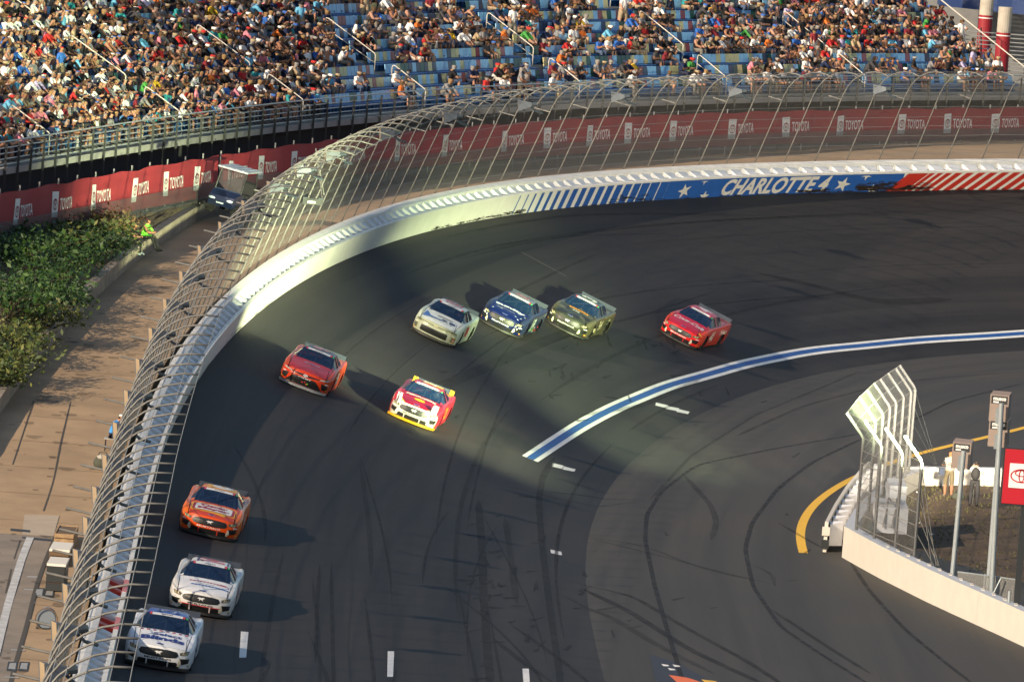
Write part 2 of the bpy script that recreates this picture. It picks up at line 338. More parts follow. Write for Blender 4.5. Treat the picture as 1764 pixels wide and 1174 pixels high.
while s < S1:
    extrude_along([(0, -.05), (.13, -.05), (.13, 1.04), (0, 1.04)], s + .006, min(s + SECL - .006, S1), 1.2, 'barrier_panel', M_WALLW, ow); s += SECL
extrude_along([(.56, -.6), (.88, -.6), (.88, 1.23), (.72, 1.25), (.56, 1.23)], S0, S1, 1.5, 'concrete_wall', M_CONCW, ow)
SRED = [float(WALL.S[np.argmin(abs(_wpx[:, 1] - yy) + 1e3 * (WALL.S > 110))]) for yy in (1042, 1108)]
FB = 1.22; s = S0 + .5
while s < S1:
    h = .34; q = .50; red = any(abs(s - c) < .95 for c in SRED)
    jit = random.uniform(-.03, .03)
    V = [WL(s - q + jit, .56, .25), WL(s + q + jit, .56, .25), WL(s + h, .13, .25), WL(s - h, .13, .25), WL(s - q + jit, .56, 1.15), WL(s + q + jit, .56, 1.08), WL(s + h, .13, .97), WL(s - h, .13, 1.02)]
    o = obj('foam_block', V, [(0, 3, 2, 1), (4, 5, 6, 7), (0, 1, 5, 4), (1, 2, 6, 5), (2, 3, 7, 6), (3, 0, 4, 7)], M_RED if red else M_FOAM, ow); s += FB
def on_face(V2, F2, s0, m0, name, m, scale=(1, 1), n=-.004):    # lays a flat shape on the barrier's painted face
    return obj(name, [WL(s0 + v[0] * scale[0], n, m0 + v[1] * scale[1]) for v in V2], F2, m, ow)
def face_quad(x0, x1, m0, m1, name, m, slant=0.0, n=-.004):
    a, b = s_at_x(x0), s_at_x(x1); k = max(1, int((b - a) / 1.0)); mb = MB()
    G = [[WL(a + (b - a) * i / k, n, m0), WL(a + (b - a) * i / k + slant, n, m1)] for i in range(k + 1)]
    return mb.grid(G).build(name, m, ow)
face_quad(1150, 1548, .0, .95, 'blue_panel', M_WBLUE)
for a, b in ((828,833),(868,874),(904,913),(940,954),(979,995),(1019,1037),(1059,1081),(1100,1125),(1144,1169),(1185,1213),(1231,1260),(1275,1306),(1320,1352),(1365,1400),(1410,1445),(1450,1491),(1496,1541),(1546,1590)):
    face_quad(600 + a / 2.935, 600 + b / 2.935, 0, .95, 'blue_stripe', M_WBLUE)
face_quad(1141.9, 1150, 0, .95, 'blue_stripe', M_WBLUE)
M_CREAM = mat('paint_cream', (.72, .68, .60), .55, var=.05)
V2, F2, wd = text2d('CHARLOTTE 4', .035, .30)
a, b = s_at_x(1240), s_at_x(1424); on_face(V2, F2, a, .05, 'lettering', M_CREAM, ((b - a) / wd, .86), -.008)
for x, mm, r, rot in ((1174, .40, .40, .3), (1213, .05, .30, .0), (1203, .92, .26, 3.14), (1447, .42, .40, -.25), (1483, .90, .28, 3.1), (1502, .12, .30, .1)):
    V2, F2 = star2d(r, rot); V2 = V2.copy(); V2[:, 0] *= 1.55; V2[:, 1] = np.clip(V2[:, 1] + mm, .01, .87)
    on_face(V2, F2, s_at_x(x), 0, 'star', M_CREAM, n=-.008)
x = 1526
for k in range(22):
    wd = [34, 14, 14, 16, 19][k] if k < 5 else 20
    face_quad(x, x + wd * (.62 if k else 1), 0, .95, 'red_stripe', M_RED, slant=1.25, n=-.006); x += wd if k else 36
M_SCUFF = rubber('wall_scuff_rubber', .62)
M_SCUFF.node_tree.nodes['Principled BSDF'].inputs['Base Color'].default_value = (.035, .022, .016, 1)
mk = MB()
def scuff(x0, x1, m0, m1, k):
    a, b = s_at_x(x0), s_at_x(x1)
    for _ in range(k):
        s = random.uniform(a, b); l = random.uniform(.1, .9); q = random.triangular(m0, m1, m0); h = random.uniform(.01, .05)
        mk.add([WL(s, -.012, q), WL(s + l, -.012, q + random.uniform(-.05, .05)), WL(s + l, -.012, q + h), WL(s, -.012, q + h * 2)], [(0, 1, 2, 3)])
scuff(1470, 1560, .05, .55, 190); scuff(1540, 1600, .05, .4, 60); scuff(1360, 1420, .03, .25, 40); scuff(820, 900, .02, .2, 70); scuff(1040, 1110, .05, .4, 30); scuff(740, 820, .02, .12, 40); scuff(1000, 1764, 0, .06, 60)
for _ in range(140):
    s = random.uniform(60, 150); l = random.uniform(.3, 1.8); q = abs(random.gauss(.05, .12)); h = random.uniform(.01, .05)
    mk.add([WL(s, -.012, q), WL(s + l, -.012, q), WL(s + l, -.012, q + h), WL(s, -.012, q + h)], [(0, 1, 2, 3)])
tag(mk.build('scuff_mark', M_SCUFF, ow), kind='stuff')
# ------------------------------------------------------------------ catch fence on the wall
M_GALV = mat('galvanised_steel', (.155, .155, .148), .6, .2, var=.25)
M_CABLE = mat('steel_cable', (.30, .29, .27), .5, .3)
fence = thing('catch_fence', 'tall curved steel catch fence standing on the white outer wall', 'fence')
FH, FR = 3.95, 2.0
def fence_pt(s, k):                    # k runs up the post: straight, then a quarter bend towards the track
    L1 = FH; L2 = FR * math.pi / 2; d = k * (L1 + L2)
    if d <= L1: return WL(s, 1.15, .70 + d)
    a = (d - L1) / FR; return WL(s, 1.15 - FR * (1 - math.cos(a)), .70 + L1 + FR * math.sin(a))
PSP = 2.45; posts = np.arange(S0 + 1, S1 - 1, PSP)
for i, s in enumerate(posts):
    ks = [0, .2, .4] + list(np.linspace(FH / (FH + FR * math.pi / 2), 1, 8))
    j = random.gauss(0, .035)
    MB().tube([fence_pt(s + j * k, k) for k in ks], .031, 6).build('fence_post', M_GALV, fence, True)
    if i % 2 == 0:
        a = fence_pt(s, .52); o = WALL.out(s); MB().tube([a, a + np.array([o[0] * .75, o[1] * .75, .12])], .035, 5).build('outrigger', M_GALV, fence)
sa = np.arange(posts[0], posts[-1], 2.45)
for k in (.03, .10, .17, .24, .31, .38, .46, .54, .62, .70, .78, .86, .94, 1.0):
    MB().tube([fence_pt(s, k) + np.array([0, 0, random.gauss(0, .015)]) for s in sa], .011, 4).build('cable', M_CABLE, fence)
def wire_mesh(name, cov, scale=60.0, col=(.50, .49, .46)):
    m = bpy.data.materials.new(name); m.use_nodes = True; n = m.node_tree; b = n.nodes['Principled BSDF']
    b.inputs['Base Color'].default_value = (*col, 1); b.inputs['Roughness'].default_value = .5; b.inputs['Metallic'].default_value = .2
    tr = n.nodes.new('ShaderNodeBsdfTransparent'); mx = n.nodes.new('ShaderNodeMixShader'); uv = n.nodes.new('ShaderNodeUVMap')
    fs = []
    for ang in (rad(45), rad(-45)):    # two crossed sets of wires
        mp = n.nodes.new('ShaderNodeMapping'); mp.inputs['Rotation'].default_value = (0, 0, ang); n.links.new(uv.outputs[0], mp.inputs[0])
        wv = n.nodes.new('ShaderNodeTexWave'); wv.inputs['Scale'].default_value = scale; wv.inputs['Distortion'].default_value = .6; n.links.new(mp.outputs[0], wv.inputs['Vector'])
        g = n.nodes.new('ShaderNodeMath'); g.operation = 'GREATER_THAN'; g.inputs[1].default_value = 1 - cov / 1.6; n.links.new(wv.outputs['Fac'], g.inputs[0]); fs.append(g)
    mxx = n.nodes.new('ShaderNodeMath'); mxx.operation = 'MAXIMUM'; n.links.new(fs[0].outputs[0], mxx.inputs[0]); n.links.new(fs[1].outputs[0], mxx.inputs[1])
    n.links.new(mxx.outputs[0], mx.inputs['Fac']); n.links.new(tr.outputs[0], mx.inputs[1]); n.links.new(b.outputs[0], mx.inputs[2])
    n.links.new(mx.outputs[0], n.nodes['Material Output'].inputs['Surface']); return m
M_MESH = wire_mesh('chain_link', .085, col=(.26, .25, .23))
def sheet(name, G, UV, m, parent, kind=None):
    o = uvgrid(name, G, UV, m, kind or ''); o.parent = parent
    if not kind and 'kind' in o: del o['kind']
    return o
sa = np.arange(posts[0], posts[-1], 1.2); ks = np.r_[0, .25, FH / (FH + FR * math.pi / 2), .58, .66]; LT = FH + FR * math.pi / 2
sheet('wire_mesh', [[fence_pt(s, k) for k in ks] for s in sa], [[(s, k * LT) for k in ks] for s in sa], M_MESH, fence)
for c in SRED: extrude_along([(-.004, .87), (.135, .87), (.135, 1.046), (-.004, 1.046)], c - 1.2, c + 1.2, 1.2, 'red_cap', mat('cap_red_white', (.62, .22, .22), .6, var=.3, vscale=9), ow)
# ------------------------------------------------------------------ loudspeakers on the fence
M_HORN = mat('horn_grey', (.11, .13, .16), .6, .0, var=.1); M_MOUTH = mat('horn_mouth_tan', (.30, .23, .15), .8); M_ARM = mat('dark_bracket', (.03, .045, .06), .6)
NTH = ['first', 'second', 'third', 'fourth', 'fifth', 'sixth', 'seventh', 'eighth', 'ninth', 'tenth', 'eleventh', 'twelfth', 'thirteenth', 'fourteenth', 'fifteenth', 'sixteenth', 'seventeenth', 'eighteenth', 'nineteenth', 'twentieth', 'twenty first', 'twenty second', 'twenty third', 'twenty fourth', 'twenty fifth', 'twenty sixth', 'twenty seventh', 'twenty eighth', 'twenty ninth', 'thirtieth', 'thirty first', 'thirty second', 'thirty third', 'thirty fourth', 'thirty fifth', 'thirty sixth', 'thirty seventh', 'thirty eighth', 'thirty ninth', 'fortieth']
_fp = [pix(fence_pt(s, .62)) for s in posts]
hs = []; last = -99
for i, s in enumerate(posts):
    if -40 < _fp[i][0] < 1800 and -40 < _fp[i][1] < 1230 and i - last >= (3 if s < 165 else 5): hs.append((i, s)); last = i
for k, (i, s) in enumerate(hs):
    o = WALL.out(s); t = WALL.t(s); z = np.array([0, 0, 1.0]); an = rad(20); O = np.array([o[0] * math.cos(an) - t[0] * math.sin(an), o[1] * math.cos(an) - t[1] * math.sin(an), -.12]); O /= np.linalg.norm(O); T = np.cross((0, 0, 1.0), O); T /= np.linalg.norm(T); Uu = np.cross(T, O); Uu = Uu if Uu[2] > 0 else -Uu
    a = fence_pt(s, .58)
    h = thing('loudspeaker', f'horn loudspeaker on a catch fence arm, {NTH[k]} from the near end', 'loudspeaker', tuple(a), 'loudspeakers along the catch fence')
    P = lambda u, v, q: O * (u - .8) + T * v + Uu * (q + .1)
    R0 = [(.25, .08, .08), (.85, .22, .25)]
    V = [P(u, sx * a1, sy * a2) for u, a1, a2 in R0 for sx, sy in ((-1, -1), (1, -1), (1, 1), (-1, 1))]
    obj('horn', V, [(0, 1, 5, 4), (1, 2, 6, 5), (2, 3, 7, 6), (3, 0, 4, 7), (3, 2, 1, 0)], M_HORN, h)
    V = [P(.83, sx * .21, sy * .24) for sx, sy in ((-1, -1), (1, -1), (1, 1), (-1, 1))] + [P(.845, sx * .1, sy * .08) for sx, sy in ((-1, -1), (1, -1), (1, 1), (-1, 1))]
    obj('mouth', V, [(0, 1, 5, 4), (1, 2, 6, 5), (2, 3, 7, 6), (3, 0, 4, 7), (4, 5, 6, 7)], M_MOUTH, h)
    MB().tube([P(.26, 0, 0), P(.02, 0, 0)], .10, 8).build('driver', M_ARM, h)
    MB().tube([P(.3, 0, -.08), P(.1, 0, -.3), P(-.22, 0, -.42)], .045, 5).build('bracket', M_ARM, h)
# ------------------------------------------------------------------ service walkway behind the wall
M_WALK = mat('walkway_concrete', (.32, .222, .13), .85, var=.22, vscale=.35, bump=.1)
G = []
for s in np.arange(S0, S1, 2.0):
    p = WALL.p(s); o = WALL.out(s); G.append([(p[0] + o[0] * n, p[1] + o[1] * n, p[2] + WALKDZ) for n in (.86, 2.5, 5, 9, 14, 22, 30)])
walk = tag(MB().grid(G).build('walkway', M_WALK), kind='structure')
def walk_poly(pp, name, m, dz=.006):
    P = [walk_on(x, y, dz) for x, y in pp]; return obj(name, P, [tuple(range(len(P)))], m, walk)
walk_poly([(42,886),(102,888),(92,924),(38,920)], 'concrete_patch', mat('patch_concrete', (.36, .30, .23), .85, var=.1), .009)
strip_on([(52,926),(38,960),(26,1000),(14,1040),(4,1080),(-8,1130)], 0.22, 'painted_line', mat('marking_worn_shaded', (.42, .43, .44), .8, var=.3, vscale=3), walk, .022, hf=walk_on)  # dull bluish white: the shade lying on this line is in its colour
M_JOINT = mat('joint_dark', (.05, .045, .04), .9); M_OLD = mat('roadway_old_asphalt', (.20, .17, .14), .9, var=.25, vscale=.6)
_re = [walk_on(x, y) for x, y in ((95,925),(80,960),(62,1010),(45,1080),(30,1130),(12,1200),(0,1260))]
MB().grid([[np.array((p[0] - d_, p[1], walk_z(p[0] - d_, p[1]) + .004)) for d_ in (0, 1.5, 3, 6)] for p in _re]).build('roadway', M_OLD, walk)
for pp, w0 in (([(95,925),(80,960),(62,1010),(45,1080),(30,1130),(12,1200)], .12), ([(122,692),(105,760),(92,830),(75,880)], .05), ([(58,690),(42,740),(22,800)], .05), ([(35,930),(22,970),(8,1030)], .05)):
    strip_on(pp, w0, 'joint', M_JOINT, walk, .010, hf=walk_on)
for s_ in np.arange(30, 150, 5.5):
    p = WALL.p(s_); o = WALL.out(s_); t_ = WALL.t(s_); z_ = p[2] + WALKDZ + .006
    obj('joint', [(p[0] + o[0] * n_ + t_[0] * e, p[1] + o[1] * n_ + t_[1] * e, z_) for n_, e in ((1.4, -.03), (4.6, -.03), (4.6, .03), (1.4, .03))], [(0, 1, 2, 3)], mat('joint_brown', (.24, .17, .105), .9), walk)
st_ = MB()
for _ in range(160):                   # stains and oil spots
    s_ = random.uniform(15, 150); n_ = random.uniform(1.6, 4.8); p = WALL.p(s_); o = WALL.out(s_); r_ = random.uniform(.05, .35); c_ = (p[0] + o[0] * n_, p[1] + o[1] * n_, p[2] + WALKDZ + .007)
    st_.add([(c_[0] + r_ * random.uniform(.5, 1) * math.cos(q), c_[1] + 2.5 * r_ * random.uniform(.5, 1) * math.sin(q), c_[2]) for q in np.linspace(0, 6.28, 9, endpoint=False)], [tuple(range(9))])
tag(st_.build('stain', rubber('oil_stain', .35), walk), kind='stuff')
M_GRATE = mat('drain_grate_iron', (.03, .03, .03), .6)
for pp in ([(18,910),(52,913),(52,917),(18,914)], [(38,924),(92,929),(92,933),(38,928)]): walk_poly(pp, 'drain_grate', M_GRATE, .012)
M_PLATE = mat('steel_plate', (.36, .35, .33), .5, .3, var=.1)
for k, (x, y) in enumerate(((68, 1020), (86, 1020), (22, 1147), (42, 1147))):
    g = walk_poly([(x - 8, y - 8), (x + 9, y - 7), (x + 6, y + 9), (x - 11, y + 8)], 'access_frame', M_GRATE, .012)
    walk_poly([(x - 5, y - 5), (x + 6, y - 5), (x + 4, y + 6), (x - 8, y + 5)], 'access_plate', M_PLATE, .018)
for y in (992, 1016 - 2, 1036, 1118, 1165): 
    x = 95 - (y - 900) * .22 - 28; walk_poly([(x, y), (x + 24, y + 1), (x + 24, y + 3), (x, y + 2)], 'drain_cover', M_PLATE, .014)
# retaining wall with a planted bank behind it
RB = np.array([walk_on(x, y) for x, y in ((-60,790),(-20,750),(18,700),(60,640),(90,590),(130,545),(190,490),(240,445),(300,400),(360,372))])
_y = np.arange(RB[0, 1], RB[-1, 1] + 7, 1.2); _px = np.polyfit(RB[:, 1], RB[:, 0], 2); _xx = np.polyval(_px, _y)
M_STONE = mat('retaining_concrete', (.27, .23, .18), .9, var=.3, vscale=1.5, bump=.3, bscale=6)
rw = thing('retaining_wall', 'low weathered concrete retaining wall between walkway and green shrubs', 'wall')
def rwz(X, Y): return walk_z(X, Y)
k = 6
for i in range(0, len(_y) - 1, k):     # cast in lengths
    j = min(i + k, len(_y) - 1); V = []; F = []; n = 0
    for q in range(i, j + 1):
        X, Y = _xx[q], _y[q]; e = .012 if q == i else (-.012 if q == j else 0); z = rwz(X, Y)
        V += [(X, Y + e, z - .1), (X, Y + e, z + .58), (X - .32, Y + e, z + .60), (X - .32, Y + e, z - .1)]
    m = j - i + 1; F = [(a * 4 + b, (a + 1) * 4 + b, (a + 1) * 4 + (b + 1) % 4, a * 4 + (b + 1) % 4) for a in range(m - 1) for b in range(4)] + [(0, 1, 2, 3), tuple((m - 1) * 4 + c for c in (3, 2, 1, 0))]
    obj('wall_length', V, F, M_STONE, rw)
# ------------------------------------------------------------------ line of the grandstand's front deck
DK = np.array([at(x, y, 8.8) for x, y in [(0,291),(200,258),(400,228),(600,205),(800,190),(1000,179),(1200,170),(1400,167),(1600,165),(1764,164)]])
_v = (DK[:, 1] - 350) / 60; _pc = np.polyfit(_v, DK[:, 0], 4); _yy = np.arange(286, 412, 1.0)
_dx = np.polyval(_pc, (_yy - 350) / 60); _l = [(_dx[0] - (k * .22), _yy[0] - k, 8.8) for k in range(22, 0, -1)]; _sl = _dx[-1] - _dx[-2]
DECK = Curve(np.array(_l + [(x, y, 8.8) for x, y in zip(_dx, _yy)] + [(_dx[-1] + _sl * k, _yy[-1] + k, 8.8) for k in range(1, 14)]))
def DP(s, n, z): p = DECK.p(s); o = DECK.out(s); return np.array([p[0] + o[0] * n, p[1] + o[1] * n, z])
_dpx = pix(DECK.P)
def ds_at(x, n=0.0, z=8.8):
    q = pix(np.array([DP(s, n, z) for s in DECK.S[::4]])); return float(np.interp(x, q[:, 0], DECK.S[::4]))
# planted bank
M_SOIL = mat('bank_soil', (.10, .075, .04), .95, var=.4, vscale=1.0, bump=.4, bscale=5)
G = []
BAN = -1.9                             # the banner fence stands this far in front of the deck
for X, Y in zip(_xx, _y):
    sb = float(np.interp(Y, DECK.P[:, 1], DECK.S)); b = DP(sb, BAN - .1, 6.2); z0 = rwz(X, Y) + .5
    r = []
    for u in np.linspace(0, 1.25, 9): r.append((X - .3 + (b[0] - X + .3) * u, Y + (b[1] - Y) * u, z0 + (max(6.2, z0 + .3) - z0) * min(1, u) ** .45 + random.uniform(-.05, .05)))
    G.append(r)
tag(MB().grid(G).build('planted_bank', M_SOIL), kind='structure')
def bank_pt(i, u):
    r = G[int(i)]; k = min(u, 1) * 6.4; a = int(k); f = k - a; return np.array(r[a]) * (1 - f) + np.array(r[a + 1]) * f
# evergreen shrubs
def leaf_mat(name, c1, c2):
    m = bpy.data.materials.new(name); m.use_nodes = True; n = m.node_tree; b = n.nodes['Principled BSDF']; b.inputs['Roughness'].default_value = .6
    at_ = n.nodes.new('ShaderNodeAttribute'); at_.attribute_name = 'shade'; mx = n.nodes.new('ShaderNodeMix'); mx.data_type = 'RGBA'
    mx.inputs['A'].default_value = (*c1, 1); mx.inputs['B'].default_value = (*c2, 1); n.links.new(at_.outputs['Fac'], mx.inputs['Factor']); n.links.new(mx.outputs['Result'], b.inputs['Base Color'])
    b.inputs['Subsurface Weight'].default_value = 0; return m
LEAF = [leaf_mat('foliage_green', (.008, .038, .006), (.048, .108, .014)), leaf_mat('foliage_olive', (.03, .06, .012), (.12, .13, .025)), leaf_mat('foliage_dark', (.008, .030, .008), (.034, .080, .016)), leaf_mat('foliage_brown', (.06, .035, .015), (.15, .09, .03))]
M_STEM = mat('shrub_stem', (.06, .04, .025), .9)
def shrub(i, u, rx, rz, lm, label, n=1500):
    c = bank_pt(i, u); t = thing('spreading_shrub', label, 'shrub', tuple(c), 'shrubs on the planted bank')
    br = MB(); tips = []
    for k in range(16):
        a = random.uniform(0, 6.28); l = rx * random.uniform(.45, 1.0); h = rz * random.uniform(.35, 1.0)
        p1 = (math.cos(a) * l * .5, math.sin(a) * l * .8, h * .75); p2 = (math.cos(a) * l, math.sin(a) * l * 1.7, h * random.uniform(.7, 1.05))
        br.tube([(0, 0, -.1), p1, p2], [.035, .022, .008], 4); tips += [(p1, .8), (p2, 1.0)] + [(tuple(np.array(p1) * (1 - f) + np.array(p2) * f), 1.0) for f in (.3, .6)]
    br.build('stems', M_STEM, t)
    V = []; F = []; sh = []
    for k in range(n):
        (p, q) = random.choice(tips); sp = .26 * rx
        p = np.array(p) + np.array([random.gauss(0, sp), random.gauss(0, sp * 1.5), random.gauss(0, sp * .45)])
        if p[2] < -.05: p[2] = abs(p[2])
        d = np.array([random.gauss(0, 1), random.gauss(0, 1), abs(random.gauss(.4, .5))]); d /= np.linalg.norm(d); e = np.cross(d, (random.gauss(0, 1), random.gauss(0, 1), random.gauss(0, 1))); e /= np.linalg.norm(e) + 1e-6
        l = random.uniform(.06, .13) if random.random() < .75 else random.uniform(.14, .30); wv = l * random.uniform(.18, .36); b0 = len(V)
        V += [p, p + d * l * .5 + e * wv, p + d * l, p + d * l * .5 - e * wv]; F.append((b0, b0 + 1, b0 + 2, b0 + 3)); sh += [random.random() ** 1.5] * 4
    me = mesh_data('foliage', V, F, lm); at_ = me.attributes.new('shade', 'FLOAT', 'POINT'); at_.data.foreach_set('value', sh); link('foliage', me, t)
SHR = []
for x, y, r in ((20,440,1.3),(70,430,1.4),(120,420,1.3),(165,400,1.3),(188,388,1.2),(180,425,1.1),(140,455,1.2),(90,470,1.4),(40,490,1.4),(5,520,1.4),(60,535,1.2),(105,500,1.0),(20,570,1.2),(0,610,1.1),(-5,650,1.0),(30,405,1.1),(100,395,1.0)  ):
    SHR.append((x, y, r))
_G = np.array(G)
_gp = pix(_G.reshape(-1, 3)).reshape(_G.shape[0], _G.shape[1], 2)
places = ['beside the red banner at the left edge', 'nearest the seated official', 'against the low wall', 'in the middle of the bank', 'at the back of the bank', 'at the near end of the bank']
order = sorted(range(len(SHR)), key=lambda k: SHR[k][1])
for rank, k in enumerate(order):
    x, y, r = SHR[k]; dd = np.hypot(_gp[:, :7, 0] - x, _gp[:, :7, 1] - (y + r * 14)); i, j = np.unravel_index(np.argmin(dd), dd.shape)
    lm = 3 if (x, y) in ((188, 388),) else (1 if y > 560 or x in (60, 165, 120) else (2 if y < 430 else 0))
    shrub(min(i, len(G) - 1), min(1, j / 6.4), r * 1.15, r * .78, LEAF[lm], f'{["bright green", "olive yellow", "dark green", "brownish"][lm]} spreading evergreen shrub on the bank, {NTH[rank]} from the top')
# ------------------------------------------------------------------ red banner fence below the stand
M_BAN = mat('banner_red_fabric', (.28, .022, .032), .75, var=.10, vscale=.8); M_BANW = mat('banner_white_print', (.70, .71, .72), .75); M_EMB = mat('banner_emblem_print', (.22, .02, .03), .75)
M_BPOST = mat('banner_post', (.20, .21, .22), .5, .4)
ban = thing('banner_fence', 'long red sponsor banner hung on a wire fence in front of the grandstand', 'banner')
BZ0, BZ1 = 6.72, 8.34
def BP(s, v, n=0.0, z0=BZ0):           # on the banner: s along, v up 0..1, with a slack wave
    wv = .05 * math.sin(s * 1.9) + .04 * math.sin(s * .73 + 1); zz = .035 * math.sin(s * 1.25) * v
    return DP(s, BAN + wv * (.3 + v) * .7 - n, z0 + (BZ1 - BZ0) * v + zz)
PJ = ds_at(379, BAN, 7.6)
sB = [2.0, PJ - .25, PJ + .1, DECK.L - 6]
for a, b in ((sB[0], sB[1]), (sB[2], sB[3])):
    s = a
    while s < b - .01:                 # sewn from lengths
        e = min(s + 9.15, b); MB().grid([[BP(q, v) for v in (0, .25, .5, .75, 1)] for q in np.linspace(s, e, max(2, int((e - s) / .4)))]).build('banner_panel', M_BAN, ban, True); s = e + .012
for s in np.arange(2, DECK.L - 4, 2.6):
    MB().tube([DP(s, BAN + .14, 5.6), DP(s, BAN + .14, 8.5)], .035, 5).build('fence_post', M_BPOST, ban)
sa = np.arange(2, DECK.L - 4, 1.0)
sheet('wire_mesh', [[DP(s, BAN - .13, z) for z in (5.5, 7.3)] for s in sa], [[(s, z) for z in (5.5, 7.3)] for s in sa], wire_mesh('chain_link_dark', .3, 45, (.10, .11, .12)), ban)
_dsr = DECK.S[::2]; _bpx = pix(np.array([DP(s, BAN, 7.6) for s in _dsr]))
def bs_at(x): return float(np.interp(x, _bpx[:, 0], _dsr))
ev, ef = emblem2d(); tv, tf, tw = text2d('TOYOTA', .012)
for x in (-45, 27, 95, 162, 230, 287, 338, 397, 450, 505, 550, 598, 685, 765, 868, 943, 1015, 1083, 1158, 1260, 1355, 1447, 1552, 1633, 1714, 1800):
    s = bs_at(x); tilt = random.uniform(-.06, .06); pw = .36
    G0 = [[BP(s + a * pw + (v - .5) * tilt, v, .012) for v in (.22, .4, .6, .82)] for a in (-1, -.33, .33, 1)]
    pl = MB().grid(G0).build('logo_plate', M_BANW, ban, True)
    obj('emblem', [BP(s + a * .26, .52 + b * .20, .022) for a, b in ev], ef, M_EMB, pl)
    hgt = .29; L0 = 1.75
    obj('lettering', [BP(s + .55 + a / tw * L0, .37 + b * hgt, .014) for a, b in tv], tf, M_BANW, ban)
# ------------------------------------------------------------------ grandstand
M_DECK = mat('stand_concrete', (.30, .30, .28), .85, var=.12, vscale=1.5); M_STEEL = mat('rail_galvanised', (.40, .42, .42), .45, .4); M_BLK = mat('post_black_steel', (.018, .022, .025), .5)
M_UNDER = mat('underdeck_shade', (.035, .04, .045), .9); M_RAILW = mat('handrail_pale', (.50, .48, .43), .5)
RISE, TREAD, NR = .46, .85, 18
stand = thing('grandstand', 'big grandstand with coloured seats curving behind the red banner', 'grandstand')
SE = ds_at(1700, 3, 10)                # where the seats end on the right
def row_n(k): return .75 + TREAD * k
def row_z(k): return 8.8 + .12 + RISE * k
sa = np.r_[np.arange(2, SE, 1.5), SE]
MB().grid([[DP(s, 0, 8.55), DP(s, 0, 8.80), DP(s, .35, 8.80)] for s in np.r_[np.arange(2, DECK.L - 2, 1.5)]]).build('front_deck', M_DECK, stand)
MB().grid([[DP(s, .9, 5.2), DP(s, .9, 8.56), DP(s, 0, 8.56)] for s in np.r_[np.arange(2, DECK.L - 2, 2)]]).build('underdeck_shade_panel', M_UNDER, stand)  # dark panel and soffit, the shade below the deck put into their colour
for k in range(NR):
    MB().grid([[DP(s, row_n(k) - .4, row_z(k - 1) if k else 8.78), DP(s, row_n(k) - .4, row_z(k)), DP(s, row_n(k) + TREAD - .4, row_z(k))] for s in sa]).build('terrace_step', M_DECK, stand)
V = []
obj('end_wall', [DP(SE + .05, .3, 5)] + [q for k in range(NR) for q in (DP(SE + .05, row_n(k) - .4, row_z(k)), DP(SE + .05, row_n(k) + TREAD - .4, row_z(k)))] + [DP(SE + .05, row_n(NR), 5)], [tuple(range(2 * NR + 2))], M_DECK, stand)
for s in np.arange(2.5, DECK.L - 3, 1.72):
    p = DP(s, -.06, 0); MB().box((p[0], p[1], 8.72), (.085, .085, 2.05)).build('rail_post', M_BLK, stand)
for z in (8.95, 9.16, 9.37, 9.58, 9.82):
    MB().tube([DP(s, -.02, z) for s in np.arange(2, DECK.L - 2, 1.72)], .024 if z < 9.8 else .032, 5).build('rail', M_STEEL, stand)
AIS = [ds_at(108 - 222)] + [ds_at(x) for x in (100, 328, 535, 745, 1010, 1262, 1500)]
def handrail(s, k0, k1):
    a, b = row_n(k0) - .35, row_n(k1) - .35; za, zb = row_z(k0), row_z(k1); h = .92
    pts = [DP(s, a, za), DP(s, a, za + h - .12), DP(s, a + .06, za + h - .03), DP(s, a + .16, za + h + .03), DP(s, b - .14, zb + h - .05), DP(s, b - .04, zb + h - .04), DP(s, b, zb + h - .14), DP(s, b, zb)]
    m = MB().tube(pts, .028, 6); m.tube([DP(s, a, za + .45), DP(s, b, zb + .45)], .022, 5)
    m.build('handrail', M_RAILW, stand, True)
for s in AIS:
    for k0, k1 in ((0, 2), (3, 6), (8, 11), (13, 16)): handrail(s, k0, k1)
    for k in range(1, NR):
        c = DP(s, row_n(k) - .55, row_z(k) - RISE * .75); t = DECK.t(s); o = DECK.out(s)
        MB().box(c, (1.1, .3, RISE * .5), [(t[0], o[0], 0), (t[1], o[1], 0), (0, 0, 1)]).build('stair_step', M_DECK, stand)
# seats
SEATC = [((.24, .52, .78), .50), ((.55, .52, .26), .22), ((.02, .10, .09), .12), ((.26, .07, .09), .08), ((.03, .06, .12), .10)]
M_PAN = mat('seat_pan_blue', (.03, .13, .36), .45); M_SEAT = [mat(f'seat_plastic_{n}', c, .4) for n, (c, _) in zip(('pale_blue', 'yellow', 'dark_green', 'maroon', 'navy'), SEATC)]
def seat_geo():                        # facing -y, base at the tread
    V = []; F = []; g = []
    def bx(c, d, mi, tilt=0.0):
        m = MB().box((0, 0, 0), d); R = np.array(Matrix.Rotation(tilt, 3, 'X')); k = len(V)
        V.extend([tuple(R @ np.array(v) + np.array(c)) for v in m.V]); F.extend([tuple(i + k for i in f) for f in m.F]); g.extend([mi] * 6)
    bx((0, .20, .64), (.415, .035, .42), 0, -.18); bx((0, -.04, .40), (.415, .42, .045), 1); bx((0, -.235, .345), (.40, .03, .10), 1); bx((0, .10, .2), (.05, .3, .38), 1)
    return np.array(V), F, g
SV, SF, SG = seat_geo()
seat_me = []
for mm in M_SEAT:
    me = mesh_data('seat', SV, SF, [mm, M_PAN]); me.polygons.foreach_set('material_index', SG); seat_me.append(me)
def local_frame(s, n, z):
    p = DP(s, n, z); t = DECK.t(s); o = DECK.out(s)
    return Matrix(((t[0], o[0], 0, p[0]), (t[1], o[1], 0, p[1]), (0, 0, 1, p[2]), (0, 0, 0, 1)))   # x along the row, -y towards the track
SEATW = .455
seats = []
